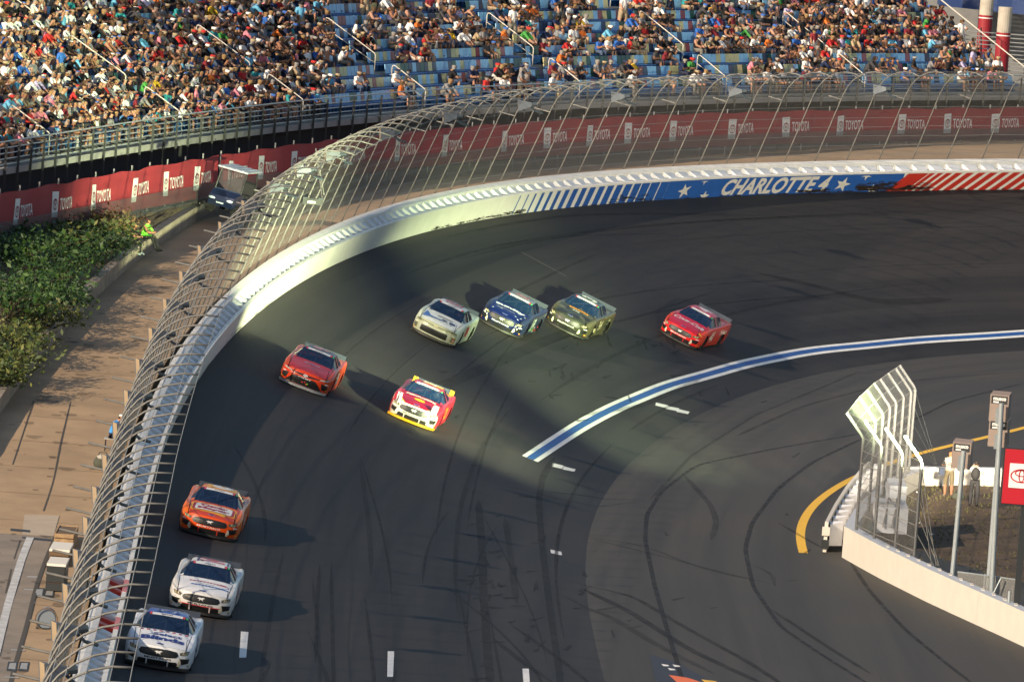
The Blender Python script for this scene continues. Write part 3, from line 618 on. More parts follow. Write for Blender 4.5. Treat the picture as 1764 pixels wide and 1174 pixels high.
for k in range(NR):
    n = row_n(k) + .12; z = row_z(k); sp = [DP(s, n, z) for s in np.arange(3, SE - .4, .25)]
    tt = np.r_[0, np.cumsum(np.linalg.norm(np.diff(np.array(sp), axis=0), axis=1))]; ss = np.interp(np.arange(.2, tt[-1], SEATW), tt, np.arange(3, SE - .4, .25))
    for i, s in enumerate(ss):
        if min(abs(s - a) for a in AIS) < .62: continue
        px = pix(DP(s, n, z + .4))
        if -30 < px[0] < 1790 and -25 < px[1] < 330: seats.append([k, s, n, z, px, i])
def sec_of(s): return sum(1 for a in AIS if a < s)
def density(px, k):
    x, y = px
    d = .88 if x < 330 else (.82 if x < 560 else (.54 if x < 700 else .48))
    if x > 1180 and k >= 3: d = .70
    if x > 560 and k <= 2: d *= .62
    if x > 1250 and k <= 2: d = .55
    if 620 < x < 900 and k in (2, 3): d *= .4
    return d
occ = []; run = 0; state = False
for q in seats:
    if run <= 0:
        d = density(q[4], q[0]); state = random.random() < d; run = random.choice((1, 2, 2, 3, 4, 5)) if state else random.choice((1, 2, 3, 4) if d < .7 else (1, 1, 2))
        if not state and d > .7: run = random.choice((1, 1, 2))
    run -= 1; q.append(state)
# every 455 mm seat is a little narrower than a sitter: leave elbow room
prev = None
for q in seats:
    if q[6] and prev is not None and prev[0] == q[0] and prev[5] == q[5] - 1 and prev[6] and random.random() < .33: q[6] = False
    prev = q
empty = [q for q in seats]
vis = sorted([q for q in seats if not q[6] and -5 < q[4][0] < 1769 and -5 < q[4][1] < 300], key=lambda q: q[3] * 0 + DECK.p(q[1])[1])
big = set(id(q) for q in vis[:300])
RV = []; RF = []; RM = []
for q in seats:
    ci = int(np.searchsorted(np.cumsum([c[1] for c in SEATC]), random.random())); ci = min(ci, 4)
    M = local_frame(q[1], q[2], q[3])
    if id(q) in big:
        o = link('seat', seat_me[ci], stand); o.matrix_world = M
    else:
        Mn = np.array(M); b0 = len(RV) * 0 + sum(len(v) for v in RV) if False else RVn if 'RVn' in globals() else 0
        RV.append(SV @ Mn[:3, :3].T + Mn[:3, 3]); RF += [tuple(i + b0 for i in f) for f in SF]; RM += [ci if g == 0 else 5 for g in SG]; RVn = b0 + len(SV)
me = mesh_data('seat_rows', np.vstack(RV), RF, M_SEAT + [M_PAN]); me.polygons.foreach_set('material_index', RM); tag(link('seat_rows', me, stand), kind='stuff')
# ------------------------------------------------------------------ people
def skin_mesh(joints, bones, sub=0):
    """one continuous body grown round a skeleton; returns vertices, faces, nearest bone of each vertex"""
    names = list(joints); me = bpy.data.meshes.new('body'); me.from_pydata([joints[n][0] for n in names], [(names.index(a), names.index(b)) for a, b in bones], [])
    o = bpy.data.objects.new('body', me); COL.objects.link(o); md = o.modifiers.new('skin', 'SKIN'); md.use_smooth_shade = True; md.branch_smoothing = .3
    for i, n in enumerate(names):
        r = joints[n][1]; me.skin_vertices[0].data[i].radius = (r, r) if not isinstance(r, tuple) else r
        me.skin_vertices[0].data[i].use_root = (i == 0)
    if sub: sd = o.modifiers.new('sub', 'SUBSURF'); sd.levels = sub; sd.render_levels = sub
    dg = bpy.context.evaluated_depsgraph_get(); e = bpy.data.meshes.new_from_object(o.evaluated_get(dg))
    V = np.array([v.co[:] for v in e.vertices]); F = [tuple(p.vertices) for p in e.polygons]
    bpy.data.objects.remove(o); bpy.data.meshes.remove(e); bpy.data.meshes.remove(me)
    A = np.array([joints[a][0] for a, b in bones]); B = np.array([joints[b][0] for a, b in bones]); D = B - A; l2 = (D ** 2).sum(1) + 1e-9
    t = np.clip(((V[:, None] - A[None]) * D[None]).sum(2) / l2, 0, 1); d = np.linalg.norm(V[:, None] - (A[None] + t[..., None] * D[None]), axis=2)
    bi = d.argmin(1); return V, F, bi, t[np.arange(len(V)), bi]
BONES = [('hip', 'waist'), ('waist', 'chest'), ('chest', 'neck'), ('neck', 'head'), ('head', 'crown'), ('chest', 'shL'), ('shL', 'elL'), ('elL', 'haL'), ('chest', 'shR'), ('shR', 'elR'), ('elR', 'haR'),
         ('hip', 'hiL'), ('hiL', 'knL'), ('knL', 'anL'), ('anL', 'toL'), ('hip', 'hiR'), ('hiR', 'knR'), ('knR', 'anR'), ('anR', 'toR')]
def seated(lean=.05, elL=(.22, -.12, .33), haL=(.10, -.36, .24), elR=None, haR=None, kn=.0, tw=0.0, knee_out=.0, foot=-.45, head=(0, 0)):
    """sitter on a pan at z = 0, facing -y"""
    L = lambda p: p; sx = 1
    elR = elR or (-elL[0], elL[1], elL[2]); haR = haR or (-haL[0], haL[1], haL[2])
    f = -lean
    return {'hip': ((0, 0, .10), .145), 'waist': ((0, f * .4 - .01, .29), .135), 'chest': ((0, f, .47), .145), 'neck': ((0, f * 1.25 - .01, .61), .055), 'head': ((head[0] * .5, f * 1.35 - .035 + head[1] * .5, .71), .092), 'crown': ((head[0], f * 1.4 - .035 + head[1], .80), .085),
            'shL': ((.18, f, .53), .068), 'elL': ((elL[0], elL[1] + f, elL[2]), .048), 'haL': ((haL[0], haL[1] + f, haL[2]), .045), 'shR': ((-.18, f, .53), .068), 'elR': ((elR[0], elR[1] + f, elR[2]), .048), 'haR': ((haR[0], haR[1] + f, haR[2]), .045),
            'hiL': ((.10, -.04, .09), .11), 'knL': ((.13 + knee_out, -.44, .13 + kn), .07), 'anL': ((.13 + knee_out, foot, -.32), .048), 'toL': ((.14 + knee_out, foot - .18, -.38), .045),
            'hiR': ((-.10, -.04, .09), .11), 'knR': ((-.13 - knee_out, -.44, .13 + kn * .3), .07), 'anR': ((-.13 - knee_out, foot, -.32), .048), 'toR': ((-.14 - knee_out, foot - .18, -.38), .045)}
def standing(armL=((.24, -.02, 1.12), (.26, -.10, .88)), armR=((-.24, -.02, 1.12), (-.26, -.10, .88)), stride=.05, lean=0.0):
    return {'hip': ((0, 0, .95), .15), 'waist': ((0, -lean * .3, 1.12), .135), 'chest': ((0, -lean, 1.32), .15), 'neck': ((0, -lean * 1.2, 1.47), .055), 'head': ((0, -lean * 1.3 - .03, 1.58), .092), 'crown': ((0, -lean * 1.3 - .03, 1.68), .085),
            'shL': ((.19, -lean, 1.38), .07), 'elL': (armL[0], .05), 'haL': (armL[1], .045), 'shR': ((-.19, -lean, 1.38), .07), 'elR': (armR[0], .05), 'haR': (armR[1], .045),
            'hiL': ((.10, 0, .90), .115), 'knL': ((.12, -.03 - stride, .50), .078), 'anL': ((.12, stride * .3, .09), .05), 'toL': ((.14, -.16 + stride * .2, .04), .045),
            'hiR': ((-.10, 0, .90), .115), 'knR': ((-.12, -.03 + stride, .50), .078), 'anR': ((-.12, stride, .09), .05), 'toR': ((-.14, -.16 + stride, .04), .045)}
POSES = [seated(), seated(.14, (.25, -.2, .28), (.06, -.40, .30)), seated(.22, (.26, -.28, .24), (.08, -.44, .34)), seated(-.03, (.24, .0, .30), (.18, -.26, .16)), seated(.10, (.24, -.18, .30), (.05, -.26, .56)),
         seated(.05, (.26, -.05, .30), (.02, -.2, .30)), seated(.08, (.22, -.25, .45), (.06, -.30, .66), (-.25, -.1, .3), (-.12, -.34, .2)), seated(.0, (.33, .05, .40), (.40, .02, .62), (-.24, -.05, .3), (-.16, -.3, .2)), seated(.28, (.2, -.35, .2), (.10, -.52, .10), knee_out=.05), seated(.06, kn=.14, foot=-.34, head=(.03, 0)),
         seated(.12, (.22, -.2, .3), (.0, -.3, .4), (-.24, -.15, .3), (-.02, -.3, .38), head=(-.04, -.03))]
STAND = [standing(), standing(((.26, -.15, 1.15), (.10, -.32, 1.25)), ((-.25, 0, 1.1), (-.24, -.1, .88)), .1), standing(((.26, -.1, 1.12), (.08, -.25, 1.02)), ((-.26, -.1, 1.12), (-.06, -.27, 1.0)), .03)]
HEAD = (3, 4); SLEEVE = (5, 6, 8, 9); FORE = (7, 10); TORSO = (0, 1, 2); THIGH = (11, 12, 15, 16); SHIN = (13, 17); FOOT = (14, 18)
def template(j, sub=0):
    V, F, bi, t = skin_mesh(j, BONES, sub); c = np.array(j['head'][0]); vb = bi
    A = np.array([j[a][0] for a, b in BONES]); B = np.array([j[b][0] for a, b in BONES]); D = B - A; l2 = (D ** 2).sum(1) + 1e-9
    K = np.array([V[list(f)].mean(0) for f in F]); rr = np.array([min(j[a][1], j[b][1]) for a, b in BONES])
    t = np.clip(((K[:, None] - A[None]) * D[None]).sum(2) / l2, 0, 1); d = np.linalg.norm(K[:, None] - (A[None] + t[..., None] * D[None]), axis=2) - rr[None] * .8
    bi = d.argmin(1); t = t[np.arange(len(K)), bi]
    hd = np.isin(bi, HEAD); top = hd & ((K[:, 2] - c[2]) > .03) | (hd & ((K[:, 1] - c[1]) > -.01) & (K[:, 2] > c[2] - .06))
    cap = hd & ((K[:, 2] - c[2]) > .035); vcap = np.isin(vb, HEAD) & ((V[:, 2] - c[2]) > .055)
    return dict(V=V, F=F, bi=bi, t=t, hair=top, cap=cap, vcap=vcap)
TL = [template(j) for j in POSES]; TH = [template(j, 1) for j in POSES]; SL = [template(j) for j in STAND]; SH = [template(j, 1) for j in STAND]
SKINS = [(.33, .17, .11), (.38, .21, .14), (.28, .14, .085), (.20, .10, .06), (.42, .24, .17), (.07, .04, .025)]
SHIRTS = [('white', (.70, .70, .70), 24), ('black', (.012, .012, .014), 22), ('grey', (.20, .20, .21), 13), ('navy', (.015, .025, .07), 12), ('red', (.42, .025, .025), 6), ('blue', (.03, .12, .42), 9), ('sky blue', (.12, .38, .58), 5), ('teal', (.03, .28, .30), 2.5), ('yellow', (.62, .40, .03), 1.8),
          ('orange', (.65, .16, .03), 3), ('pink', (.62, .22, .28), 4), ('green', (.06, .28, .06), 1.4), ('maroon', (.18, .02, .03), 4), ('tan', (.38, .29, .18), 5), ('lime', (.35, .75, .05), .35), ('charcoal', (.05, .05, .055), 8), ('bare', None, 4), ('lavender', (.40, .36, .55), 2)]
LEGS = [((.34, .26, .17), 4), ((.02, .025, .05), 4), ((.05, .05, .055), 4), ((.06, .09, .16), 4), ((.18, .17, .15), 2), ((.5, .48, .44), 1)]
HAIRS = [(.02, .013, .009), (.05, .028, .015), (.10, .06, .03), (.25, .16, .07), (.22, .21, .2)]
CAPS = [('white', (.7, .7, .68)), ('black', (.015, .015, .018)), ('red', (.45, .03, .03)), ('blue', (.04, .12, .4)), ('grey', (.25, .25, .25)), ('khaki', (.35, .28, .17)), ('tan', (.30, .24, .16)), ('navy', (.02, .03, .08))]
def wchoice(L): 
    r = random.random() * sum(x[-1] for x in L)
    for x in L:
        r -= x[-1]
        if r <= 0: return x
    return L[-1]
def look():
    d = dict(skin=random.choice(SKINS[:5] if random.random() < .93 else SKINS), shirt=wchoice(SHIRTS), leg=wchoice(LEGS)[0], hair=random.choice(HAIRS), cap=random.choice(CAPS) if random.random() < .42 else None, short=random.random() < .5, tank=random.random() < .14)
    return d
def paint(T, d):
    n = len(T['F']); c = np.tile(np.array(d['skin']), (n, 1)); bi, t = T['bi'], T['t']
    sh = d['shirt'][1] if d['shirt'][1] is not None else d['skin']
    c[np.isin(bi, TORSO) & ~((bi == 2) & (t > .75))] = sh
    if not d['tank']: c[np.isin(bi, (5, 8)) | (np.isin(bi, (6, 9)) & (t < .85))] = sh
    c[np.isin(bi, (11, 15)) | (np.isin(bi, (12, 16)))] = d['leg']; c[(bi == 0) & (t < .35)] = d['leg']
    if not d['short']: c[np.isin(bi, SHIN)] = d['leg']
    c[np.isin(bi, FOOT)] = d.get('shoe', (.12, .12, .12)); c[T['hair']] = d['hair']
    if d['cap']: c[T['cap']] = d['cap'][1]
    if 'fore' in d: c[np.isin(bi, SLEEVE + FORE) & ~(np.isin(bi, FORE) & (t > .8))] = d['fore']
    return c
def person_mat():
    m = bpy.data.materials.new('skin_and_clothes'); m.use_nodes = True; n = m.node_tree; b = n.nodes['Principled BSDF']; b.inputs['Roughness'].default_value = .8; b.inputs['Specular IOR Level'].default_value = .25
    a = n.nodes.new('ShaderNodeAttribute'); a.attribute_name = 'tint'; n.links.new(a.outputs['Color'], b.inputs['Base Color']); return m
M_PERSON = person_mat()
def person_mesh(V, F, C):
    me = mesh_data('person', V, F, M_PERSON, True); a = me.attributes.new('tint', 'FLOAT_COLOR', 'FACE'); a.data.foreach_set('color', np.c_[C, np.ones(len(C))].ravel()); return me
PROTO = {}
def brim(V, T, j, d):                  # the peak of a cap, grown from the brow of the mesh itself
    V = V.copy(); c = np.array(j['head'][0]); m = T['vcap'] & (V[:, 1] < c[1] - .05) & (V[:, 2] < c[2] + .10)
    V[m, 1] -= .06; return V
sit = [q for q in seats if q[6]]
cand = sorted([q for q in sit if 4 < q[4][0] < 1760 and 2 < q[4][1] < 300], key=lambda q: DECK.p(q[1])[1] + q[2] * .5 - (2 if q[0] < 4 else 0))
chosen = set(id(q) for q in cand[:296])
cnt = {}; BV = []; BF = []; BC = []; bn = 0
AN = ['zeroth'] + NTH
for q in sit:
    k, s, n, z, px, i, _ = q
    a = sec_of(s); cnt[(k, a)] = cnt.get((k, a), 0) + 1
    d = look(); pi = random.randrange(len(POSES)); up = random.random() < .022
    M = np.array(local_frame(s, n - .04, z + (.0 if up else .43))); ang = random.gauss(0, .28); sc = random.uniform(.93, 1.06); ca, sa_ = math.cos(ang), math.sin(ang); Rz = np.array([[ca, -sa_, 0], [sa_, ca, 0], [0, 0, 1]]) * sc
    hi = id(q) in chosen; T = ((SH if hi else SL)[pi % 3]) if up else ((TH if hi else TL)[pi]); J = STAND[pi % 3] if up else POSES[pi]
    V = brim(T['V'], T, J, d) if d['cap'] else T['V']; off = np.array([0, -.28, 0]) if up else np.zeros(3)
    V = V * np.array([random.uniform(.92, 1.1), 1, 1]); C = paint(T, d)
    if hi:
        o = link('person', person_mesh(V, T['F'], C)); Mm = Matrix(M.tolist()); Rm = Matrix(Rz.tolist()).to_4x4(); o.matrix_world = Mm @ Matrix.Translation(Vector(off)) @ Rm
        sh = d['shirt'][0]; wear = ('bare chested' if sh == 'bare' else f'{sh} {"tank top" if d["tank"] else "shirt"}') + (f', {d["cap"][0]} cap' if d['cap'] else '')
        where = f'{NTH[k]} row, {NTH[min(cnt[(k, a)] - 1, 39)]} after {AN[a]} aisle' if a else f'{NTH[k]} row, {NTH[min(cnt[(k, a)] - 1, 39)]} from left'
        tag(o, f'{"standing" if up else "seated"} spectator, {wear}, {where}', 'person', 'spectators in the grandstand')
    else:
        W = ((V @ Rz.T + off) @ M[:3, :3].T) + M[:3, 3]; BV.append(W); BF += [tuple(x + bn for x in f) for f in T['F']]; BC.append(C); bn += len(W)
o = link('crowd', person_mesh(np.vstack(BV), BF, np.vstack(BC))); tag(o, 'distant crowd of seated spectators filling the curved grandstand', 'crowd', kind='stuff')
print('PEOPLE', len(sit), 'SEATS', len(seats), 'crowd faces', len(BF))
# ------------------------------------------------------------------ right hand end of the stand
er = MB(); er.tube([DP(SE + .15, row_n(k) - .4, row_z(k) + 1.05) for k in (-1, 4, 9, NR - 1)], .035, 6); er.build('end_rail', M_RAILW, stand)
for k in range(0, NR, 4): MB().tube([DP(SE + .15, row_n(k) - .4, row_z(k) - .2), DP(SE + .15, row_n(k) - .4, row_z(k) + 1.05)], .03, 5).build('rail_post', M_RAILW, stand)
M_COL = mat('column_concrete', (.38, .35, .30), .85, var=.15, vscale=2); M_MAR = mat('column_maroon', (.26, .012, .022), .6, var=.08)
for (x, yb, yt, Y, lab) in ((1724, 118, 22, 424, 'round concrete column painted maroon with white band, nearest the banner'), (1695, 70, 4, 432, 'round concrete column painted maroon, middle of the three by the blue beam'), (1583, 40, -60, 434, 'round maroon column at the top of the seats')):
    p = atY(x, yb, Y); zt = atY(x + (yb - yt) * .075, yt, Y)[2]; zm = atY(x, yb - (62 if yb > 100 else 44), Y)[2]
    c = thing('column', lab, 'column', (p[0], p[1], 4.0), 'columns beside the stand'); r = .38
    def cyl(z0, z1, r, nm, m): MB().tube([(0, 0, z0 - 4), (0, 0, z1 - 4)], r, 20).build(nm, m, c, False)
    cyl(4, zm, r, 'painted_base', M_MAR); cyl(zm, zt + .3, r - .006, 'shaft', M_COL); cyl(zm - .18, zm - .12, r + .006, 'white_band', M_WHITE)
bw = atY(1690, 40, 442)
bb = thing('concourse_building', 'grey block wall under a blue beam at the far right corner', 'building', (0, 0, 0))
M_BLOCK = mat('grey_block', (.20, .21, .22), .9, var=.12, vscale=2); M_BEAM = mat('beam_blue', (.018, .045, .16), .5)
L = [atY(x, y, 442) for x, y in ((1560, 140), (1900, 150), (1900, -30), (1560, -45))]; obj('wall', L, [(0, 1, 2, 3)], M_BLOCK, bb)
A, B = atY(1618, 10, 437), atY(1900, 40, 437)
MB().add([A, B, B + (0, 0, 2.2), A + (0, 0, 2.2), A + (0, 2.5, 0), B + (0, 2.5, 0), B + (0, 2.5, 2.2), A + (0, 2.5, 2.2)], [(0, 1, 2, 3), (0, 4, 5, 1), (1, 5, 6, 2), (3, 2, 6, 7), (0, 3, 7, 4)]).build('beam', M_BEAM, bb)
for y in range(56, 122, 7): MB().tube([atY(1640, y - 4, 428), atY(1860, y + 12, 428)], .03, 5).build('ramp_rail', M_STEEL, bb)
for x in (1690, 1765): MB().tube([atY(x, 48, 428.1), atY(x, 140, 428.1)], .05, 6).build('ramp_post', M_BLK, bb)
# ------------------------------------------------------------------ people and things behind the outer wall
def figure(name, joints, d, M, label, sub=2, group=None):
    T = template(joints, sub); V = T['V']
    if d.get('cap'): V = brim(V, T, joints, d)
    o = link(name, person_mesh(V, T['F'], paint(T, d))); o.matrix_world = M; tag(o, label, 'person', group); return o
def place(p, face):                    # face: angle of the direction looked at, 0 = towards the camera (-y), positive to the right (+x)
    return Matrix.Translation(Vector(p)) @ Matrix.Rotation(face, 4, 'Z')
_i = int(np.argmin([np.hypot(*(pix((x, y, rwz(x, y) + .6)) - np.array([250, 408]))) for x, y in zip(_xx, _y)])); X, Y = _xx[_i], _y[_i]
d = dict(skin=SKINS[2], shirt=('', (.05, .05, .05), 1), leg=(.02, .02, .022), hair=HAIRS[1], cap=None, short=False, tank=True, shoe=(.02, .02, .02))
off = figure('person', seated(.12, (.24, -.2, .3), (.05, -.38, .3), foot=-.62), d, place((X - .12, Y, rwz(X, Y) + .62), rad(68)), 'seated official in lime vest and black trousers on the low wall')
V = off.data; K = np.array([v.co[:] for v in V.vertices])
fc = np.array([np.array(p.center[:]) for p in V.polygons]); a = V.attributes['tint']; cb = np.zeros(len(fc) * 4); a.data.foreach_get('color', cb); cb = cb.reshape(-1, 4)
cb[(fc[:, 2] > .16) & (fc[:, 2] < .60) & (abs(fc[:, 0]) < .20) & (fc[:, 1] > -.32), :3] = (.18, .85, .06); a.data.foreach_set('color', cb.ravel())
X2, Y2 = _xx[_i - 1] - .5, _y[_i - 1] - .5
d2 = dict(skin=SKINS[2], shirt=('', (.015, .015, .02), 1), leg=(.015, .015, .018), hair=HAIRS[0], cap=CAPS[1], short=False, tank=False, shoe=(.5, .6, .6))
figure('person', seated(.2, (.24, -.2, .3), (.05, -.38, .3), foot=-.5), d2, place((X2, Y2, rwz(X2, Y2) + .62), rad(60)), 'person in black clothes and cap sitting just left of the lime vest official')
p = walk_on(188, 776)
figure('person', seated(.25, (.26, -.2, .25), (.05, -.3, .2), foot=-.4), dict(skin=SKINS[1], shirt=('', (.05, .25, .62), 1), leg=(.015, .016, .03), hair=HAIRS[0], cap=CAPS[0], short=False, tank=False), place(tuple(p + np.array([.0, 0, .42])), rad(60)), 'person in blue shirt and white cap crouching behind the catch fence')
M_BAG = mat('bag_fabric', (.05, .055, .04), .9, var=.2, vscale=8)
p = walk_on(176, 808); b = thing('gear_bag', 'lumpy dark gear bag on the walkway beside the blue shirted person', 'bag', tuple(p))
m = MB().sphere((0, 0, .2), (.3, .36, .24), 12, 8); m.build('body', M_BAG, b, True); MB().sphere((.04, -.1, .40), (.24, .26, .10), 10, 6).build('flap', mat('bag_flap_grey', (.30, .29, .26), .8), b, True); MB().tube([(-.2, -.1, .36), (-.1, -.12, .55), (.1, -.12, .55), (.2, -.1, .36)], .02, 5).build('strap', M_BAG, b, True)
_i = int(np.argmin([np.hypot(*(pix((x, y, rwz(x, y) + .6)) - np.array([250, 408]))) for x, y in zip(_xx, _y)]))
st = thing('foam_stool', 'low grey stool the blue shirted person crouches on', 'stool', tuple(walk_on(188, 776)))
MB().box((0, 0, .40), (.36, .36, .05)).build('seat', M_PLATE, st)
for a, c in ((-1, -1), (1, -1), (1, 1), (-1, 1)): MB().tube([(a * .14, c * .14, 0), (a * .13, c * .13, .38)], .018, 5).build('leg', M_BLK, st)
# crates and boxes by the fence
M_WOOD = mat('crate_wood', (.30, .20, .11), .85, var=.25, vscale=6); M_TARP = mat('tarp_white', (.62, .60, .55), .7); M_BROWN = mat('box_brown', (.12, .075, .04), .8)
def crate(p, size, label, top=None):
    c = thing('crate', label, 'crate', tuple(p)); x, y, z = size
    for k in range(3): 
        h = z / 3; zc = h * (k + .5)
        for sy in (-1, 1): MB().box((0, sy * y / 2, zc), (x, .03, h - .03)).build('plank', M_WOOD if not top else top[0], c)
        for sx in (-1, 1): MB().box((sx * x / 2, 0, zc), (.03, y - .04, h - .03)).build('plank', M_WOOD if not top else top[0], c)
    MB().box((0, 0, z * .5), (x - .05, y - .05, z - .08)).build('contents', M_BROWN, c)
    if top: MB().box((0, 0, z + .03), (x + .04, y + .06, .07)).build('cover', top[1], c)
crate(walk_on(113, 937), (.55, 2.2, .45), 'open slatted wooden crate nearest the far end of the row of boxes'); crate(walk_on(104, 968), (.55, 1.8, .42), 'brown crate under a white cover between wooden crate and black box', (M_BROWN, M_TARP)); crate(walk_on(97, 1012), (.50, 1.6, .72), 'black box with rounded white lid standing behind the fence', (M_BLK, M_TARP))
p = walk_on(78, 1082); r = thing('hose_reel', 'blue grey hose reel with wire hoop on the tan walkway', 'reel', tuple(p)); MB().tube([(0, -.12, .28), (0, .5, .28)], .26, 16).build('drum', mat('reel_grey', (.13, .16, .20), .6), r)
MB().tube([(.02 + .3 * math.cos(a), -.2, .28 + .3 * math.sin(a)) for a in np.linspace(0, 6.28, 19)], .018, 5).build('hoop', M_BROWN, r)
MB().box((0, .2, .02), (.5, .8, .04)).build('base', M_BLK, r)
# utility cart parked on the walkway
cp = at(394, 368, 6.25); cart = thing('utility_cart', 'dark blue utility cart with white roof parked by the red banner', 'cart', M=Matrix.Translation(Vector(cp)) @ Matrix.Rotation(rad(-22), 4, 'Z') @ Matrix.Rotation(rad(9), 4, 'Y') @ Matrix.Scale(.94, 4))
M_CART = mat('cart_navy_paint', (.012, .020, .055), .3, coat=.5); M_LAMPG = mat('headlamp_glass', (.55, .65, .75), .15)
b = MB(); W2 = .66                      # front faces -y
prof = [(-1.18, .38), (-1.22, .62), (-1.12, .82), (-.62, 1.02), (-.42, 1.04), (-.42, .42), (.2, .42), (.2, .75), (1.1, .80), (1.15, .38)]
for s_ in (-1, 1): pass
V = [(s_ * W2 * (.88 if y < -1.1 else 1), y, z) for s_ in (-1, 1) for y, z in prof]; n = len(prof)
b.add(V, [tuple(range(n)), tuple(range(2 * n - 1, n - 1, -1))] + [(i, i + n, (i + 1) % n + n, (i + 1) % n) for i in range(n)]); b.build('body', M_CART, cart)
for s_ in (-1, 1): 
    MB().tube([(s_ * .62, -.60, 1.0), (s_ * .60, -.32, 1.92)], .04, 6).build('pillar', M_BLK, cart); MB().tube([(s_ * .62, .95, .8), (s_ * .60, .72, 1.92)], .035, 6).build('pillar', M_BLK, cart)
    MB().sphere((s_ * .42, -1.19, .68), (.17, .06, .06), 10, 6).build('headlamp', M_LAMPG, cart, True)
    for y in (-.78, .78):
        wl = MB().tube([(s_ * .50, y, .27), (s_ * .74, y, .27)], .27, 14).build('wheel', mat('tyre_rubber', (.015, .015, .016), .85), cart)
        MB().tube([(s_ * .742, y, .27), (s_ * .752, y, .27)], .14, 12).build('rim', M_PLATE, wl)
MB().box((0, -1.215, .53), (.34, .03, .06)).build('grille_badge', M_LAMPG, cart)
rf = MB().box((0, .20, 1.97), (1.40, 1.55, .07)).build('roof', mat('cart_roof_white', (.30, .34, .40), .6), cart)
for x in (-.45, -.15, .15, .45): MB().box((x, .20, 2.015), (.07, 1.5, .03)).build('roof_rib', mat('cart_rib', (.28, .34, .42), .6), rf)
ws = MB().add([(-.57, -.57, 1.05), (.57, -.57, 1.05), (.55, -.33, 1.88), (-.55, -.33, 1.88)], [(0, 1, 2, 3)])
def glass(name, col, a):
    m = bpy.data.materials.new(name); m.use_nodes = True; n = m.node_tree; b = n.nodes['Principled BSDF']; b.inputs['Base Color'].default_value = (*col, 1); b.inputs['Roughness'].default_value = .06
    tr = n.nodes.new('ShaderNodeBsdfTransparent'); tr.inputs[0].default_value = (*[min(1, .6 + c) for c in col], 1); mx = n.nodes.new('ShaderNodeMixShader'); mx.inputs['Fac'].default_value = a
    n.links.new(tr.outputs[0], mx.inputs[1]); n.links.new(b.outputs[0], mx.inputs[2]); n.links.new(mx.outputs[0], n.nodes['Material Output'].inputs['Surface']); return m
_sg = glass('screen_glass', (.012, .016, .022), .45); _sg.node_tree.nodes['Principled BSDF'].inputs['Specular IOR Level'].default_value = .05; _sg.node_tree.nodes['Principled BSDF'].inputs['Roughness'].default_value = .3
ws.build('windscreen', _sg, cart)
MB().box((0, .62, .82), (1.1, .5, .12)).build('seat', M_BLK, cart); MB().box((0, .90, 1.15), (1.1, .1, .55)).build('seat_back', M_BLK, cart)
MB().tube([(.28 + .17 * math.cos(a), -.05 + .08 * math.sin(a), 1.12 + .15 * math.sin(a)) for a in np.linspace(0, 6.28, 13)], .018, 5).build('steering_wheel', M_BLK, cart)
# sign box hung on the fence over the wall
i = int(np.argmin([np.hypot(*(q - np.array([560, 262]))) for q in _fp])); a = fence_pt(posts[i], .5)
c = atY(539, 347, a[1] - 2.0)
sb = thing('camera_box', 'long black box on a pale strut hanging on the track side of the fence', 'box', tuple(c))
MB().box((0, 0, 0), (.78, .30, .22)).build('housing', M_BLK, sb)
MB().box((-.05, -.157, -.02), (.30, .01, .08)).build('label_plate', M_WHITE, sb)
for s_ in (-.3, .3): MB().box((s_, 0, .13), (.16, .26, .05)).build('clamp', M_ARM, sb)
MB().tube([(.36, .05, .1), (.12, 1.2, 1.05), (-.1, 2.4, 1.9)], .03, 5).build('strut', M_GALV, sb)
MB().tube([(-.1, 2.4, 1.9), (.36, 2.4, .1), (.36, .1, -.05)], .02, 5).build('stay', M_GALV, sb)
# ------------------------------------------------------------------ pit entrance island on the right
M_PITW = mat('pit_wall_paint', (.56, .53, .47), .6, var=.05, vscale=1.5, bump=.08); M_PITT = mat('pit_wall_top', (.42, .45, .50), .7, var=.08)
PW = thing('pit_wall', 'white concrete pit wall running towards the lower right corner', 'wall')
NB = [road_on(x, y) for x, y in ((1450, 959), (1506, 991), (1604, 1040), (1764, 1113), (1900, 1180))]
PH = 1.08
def wall_run(pts, thick, h, parent, nm, m, topm, side=1, seg=6.0):
    P = np.array(pts); t = np.r_[0, np.cumsum(np.hypot(*np.diff(P[:, :2], axis=0).T))]; u = 0.0
    f = lambda q: np.array([np.interp(q, t, P[:, k]) for k in range(3)])
    while u < t[-1] - .05:
        e = min(u + seg, t[-1]); G = []
        for q in np.linspace(u + .008, e - .008, 4):
            a = f(q); d = f(min(q + .3, t[-1])) - f(max(q - .3, 0)); d = d[:2] / np.linalg.norm(d[:2]); nn = np.array([-d[1], d[0], 0]) * side * thick
            G.append([a - (0, 0, .3), a + (0, 0, h), a + nn + (0, 0, h), a + nn - (0, 0, .3)])
        G = np.array(G); V = G.reshape(-1, 3); F = [(i * 4 + j, (i + 1) * 4 + j, (i + 1) * 4 + j + 1, i * 4 + j + 1) for i in range(3) for j in range(3)] + [(0, 1, 2, 3), (15, 14, 13, 12)]
        o = obj(nm, V, F, [m, topm], parent); mi = [0 if j != 1 else 1 for i in range(3) for j in range(3)] + [0, 0]; o.data.polygons.foreach_set('material_index', mi); u = e
wall_run(NB, .42, PH, PW, 'wall_length', M_PITW, M_PITT, 1, 9.0)
for i in range(14):                    # lifting slots along the top
    q = np.array(NB[1]) + (np.array(NB[3]) - np.array(NB[1])) * (i + .5) / 14
    MB().box(q + np.array([.22, .15, PH + .012]), (.10, .55, .03)).build('lifting_slot', M_PITW, PW)
NOSE = [road_on(x, y) for x, y in ((1450, 959), (1470, 925), (1500, 895), (1540, 868), (1580, 850))]
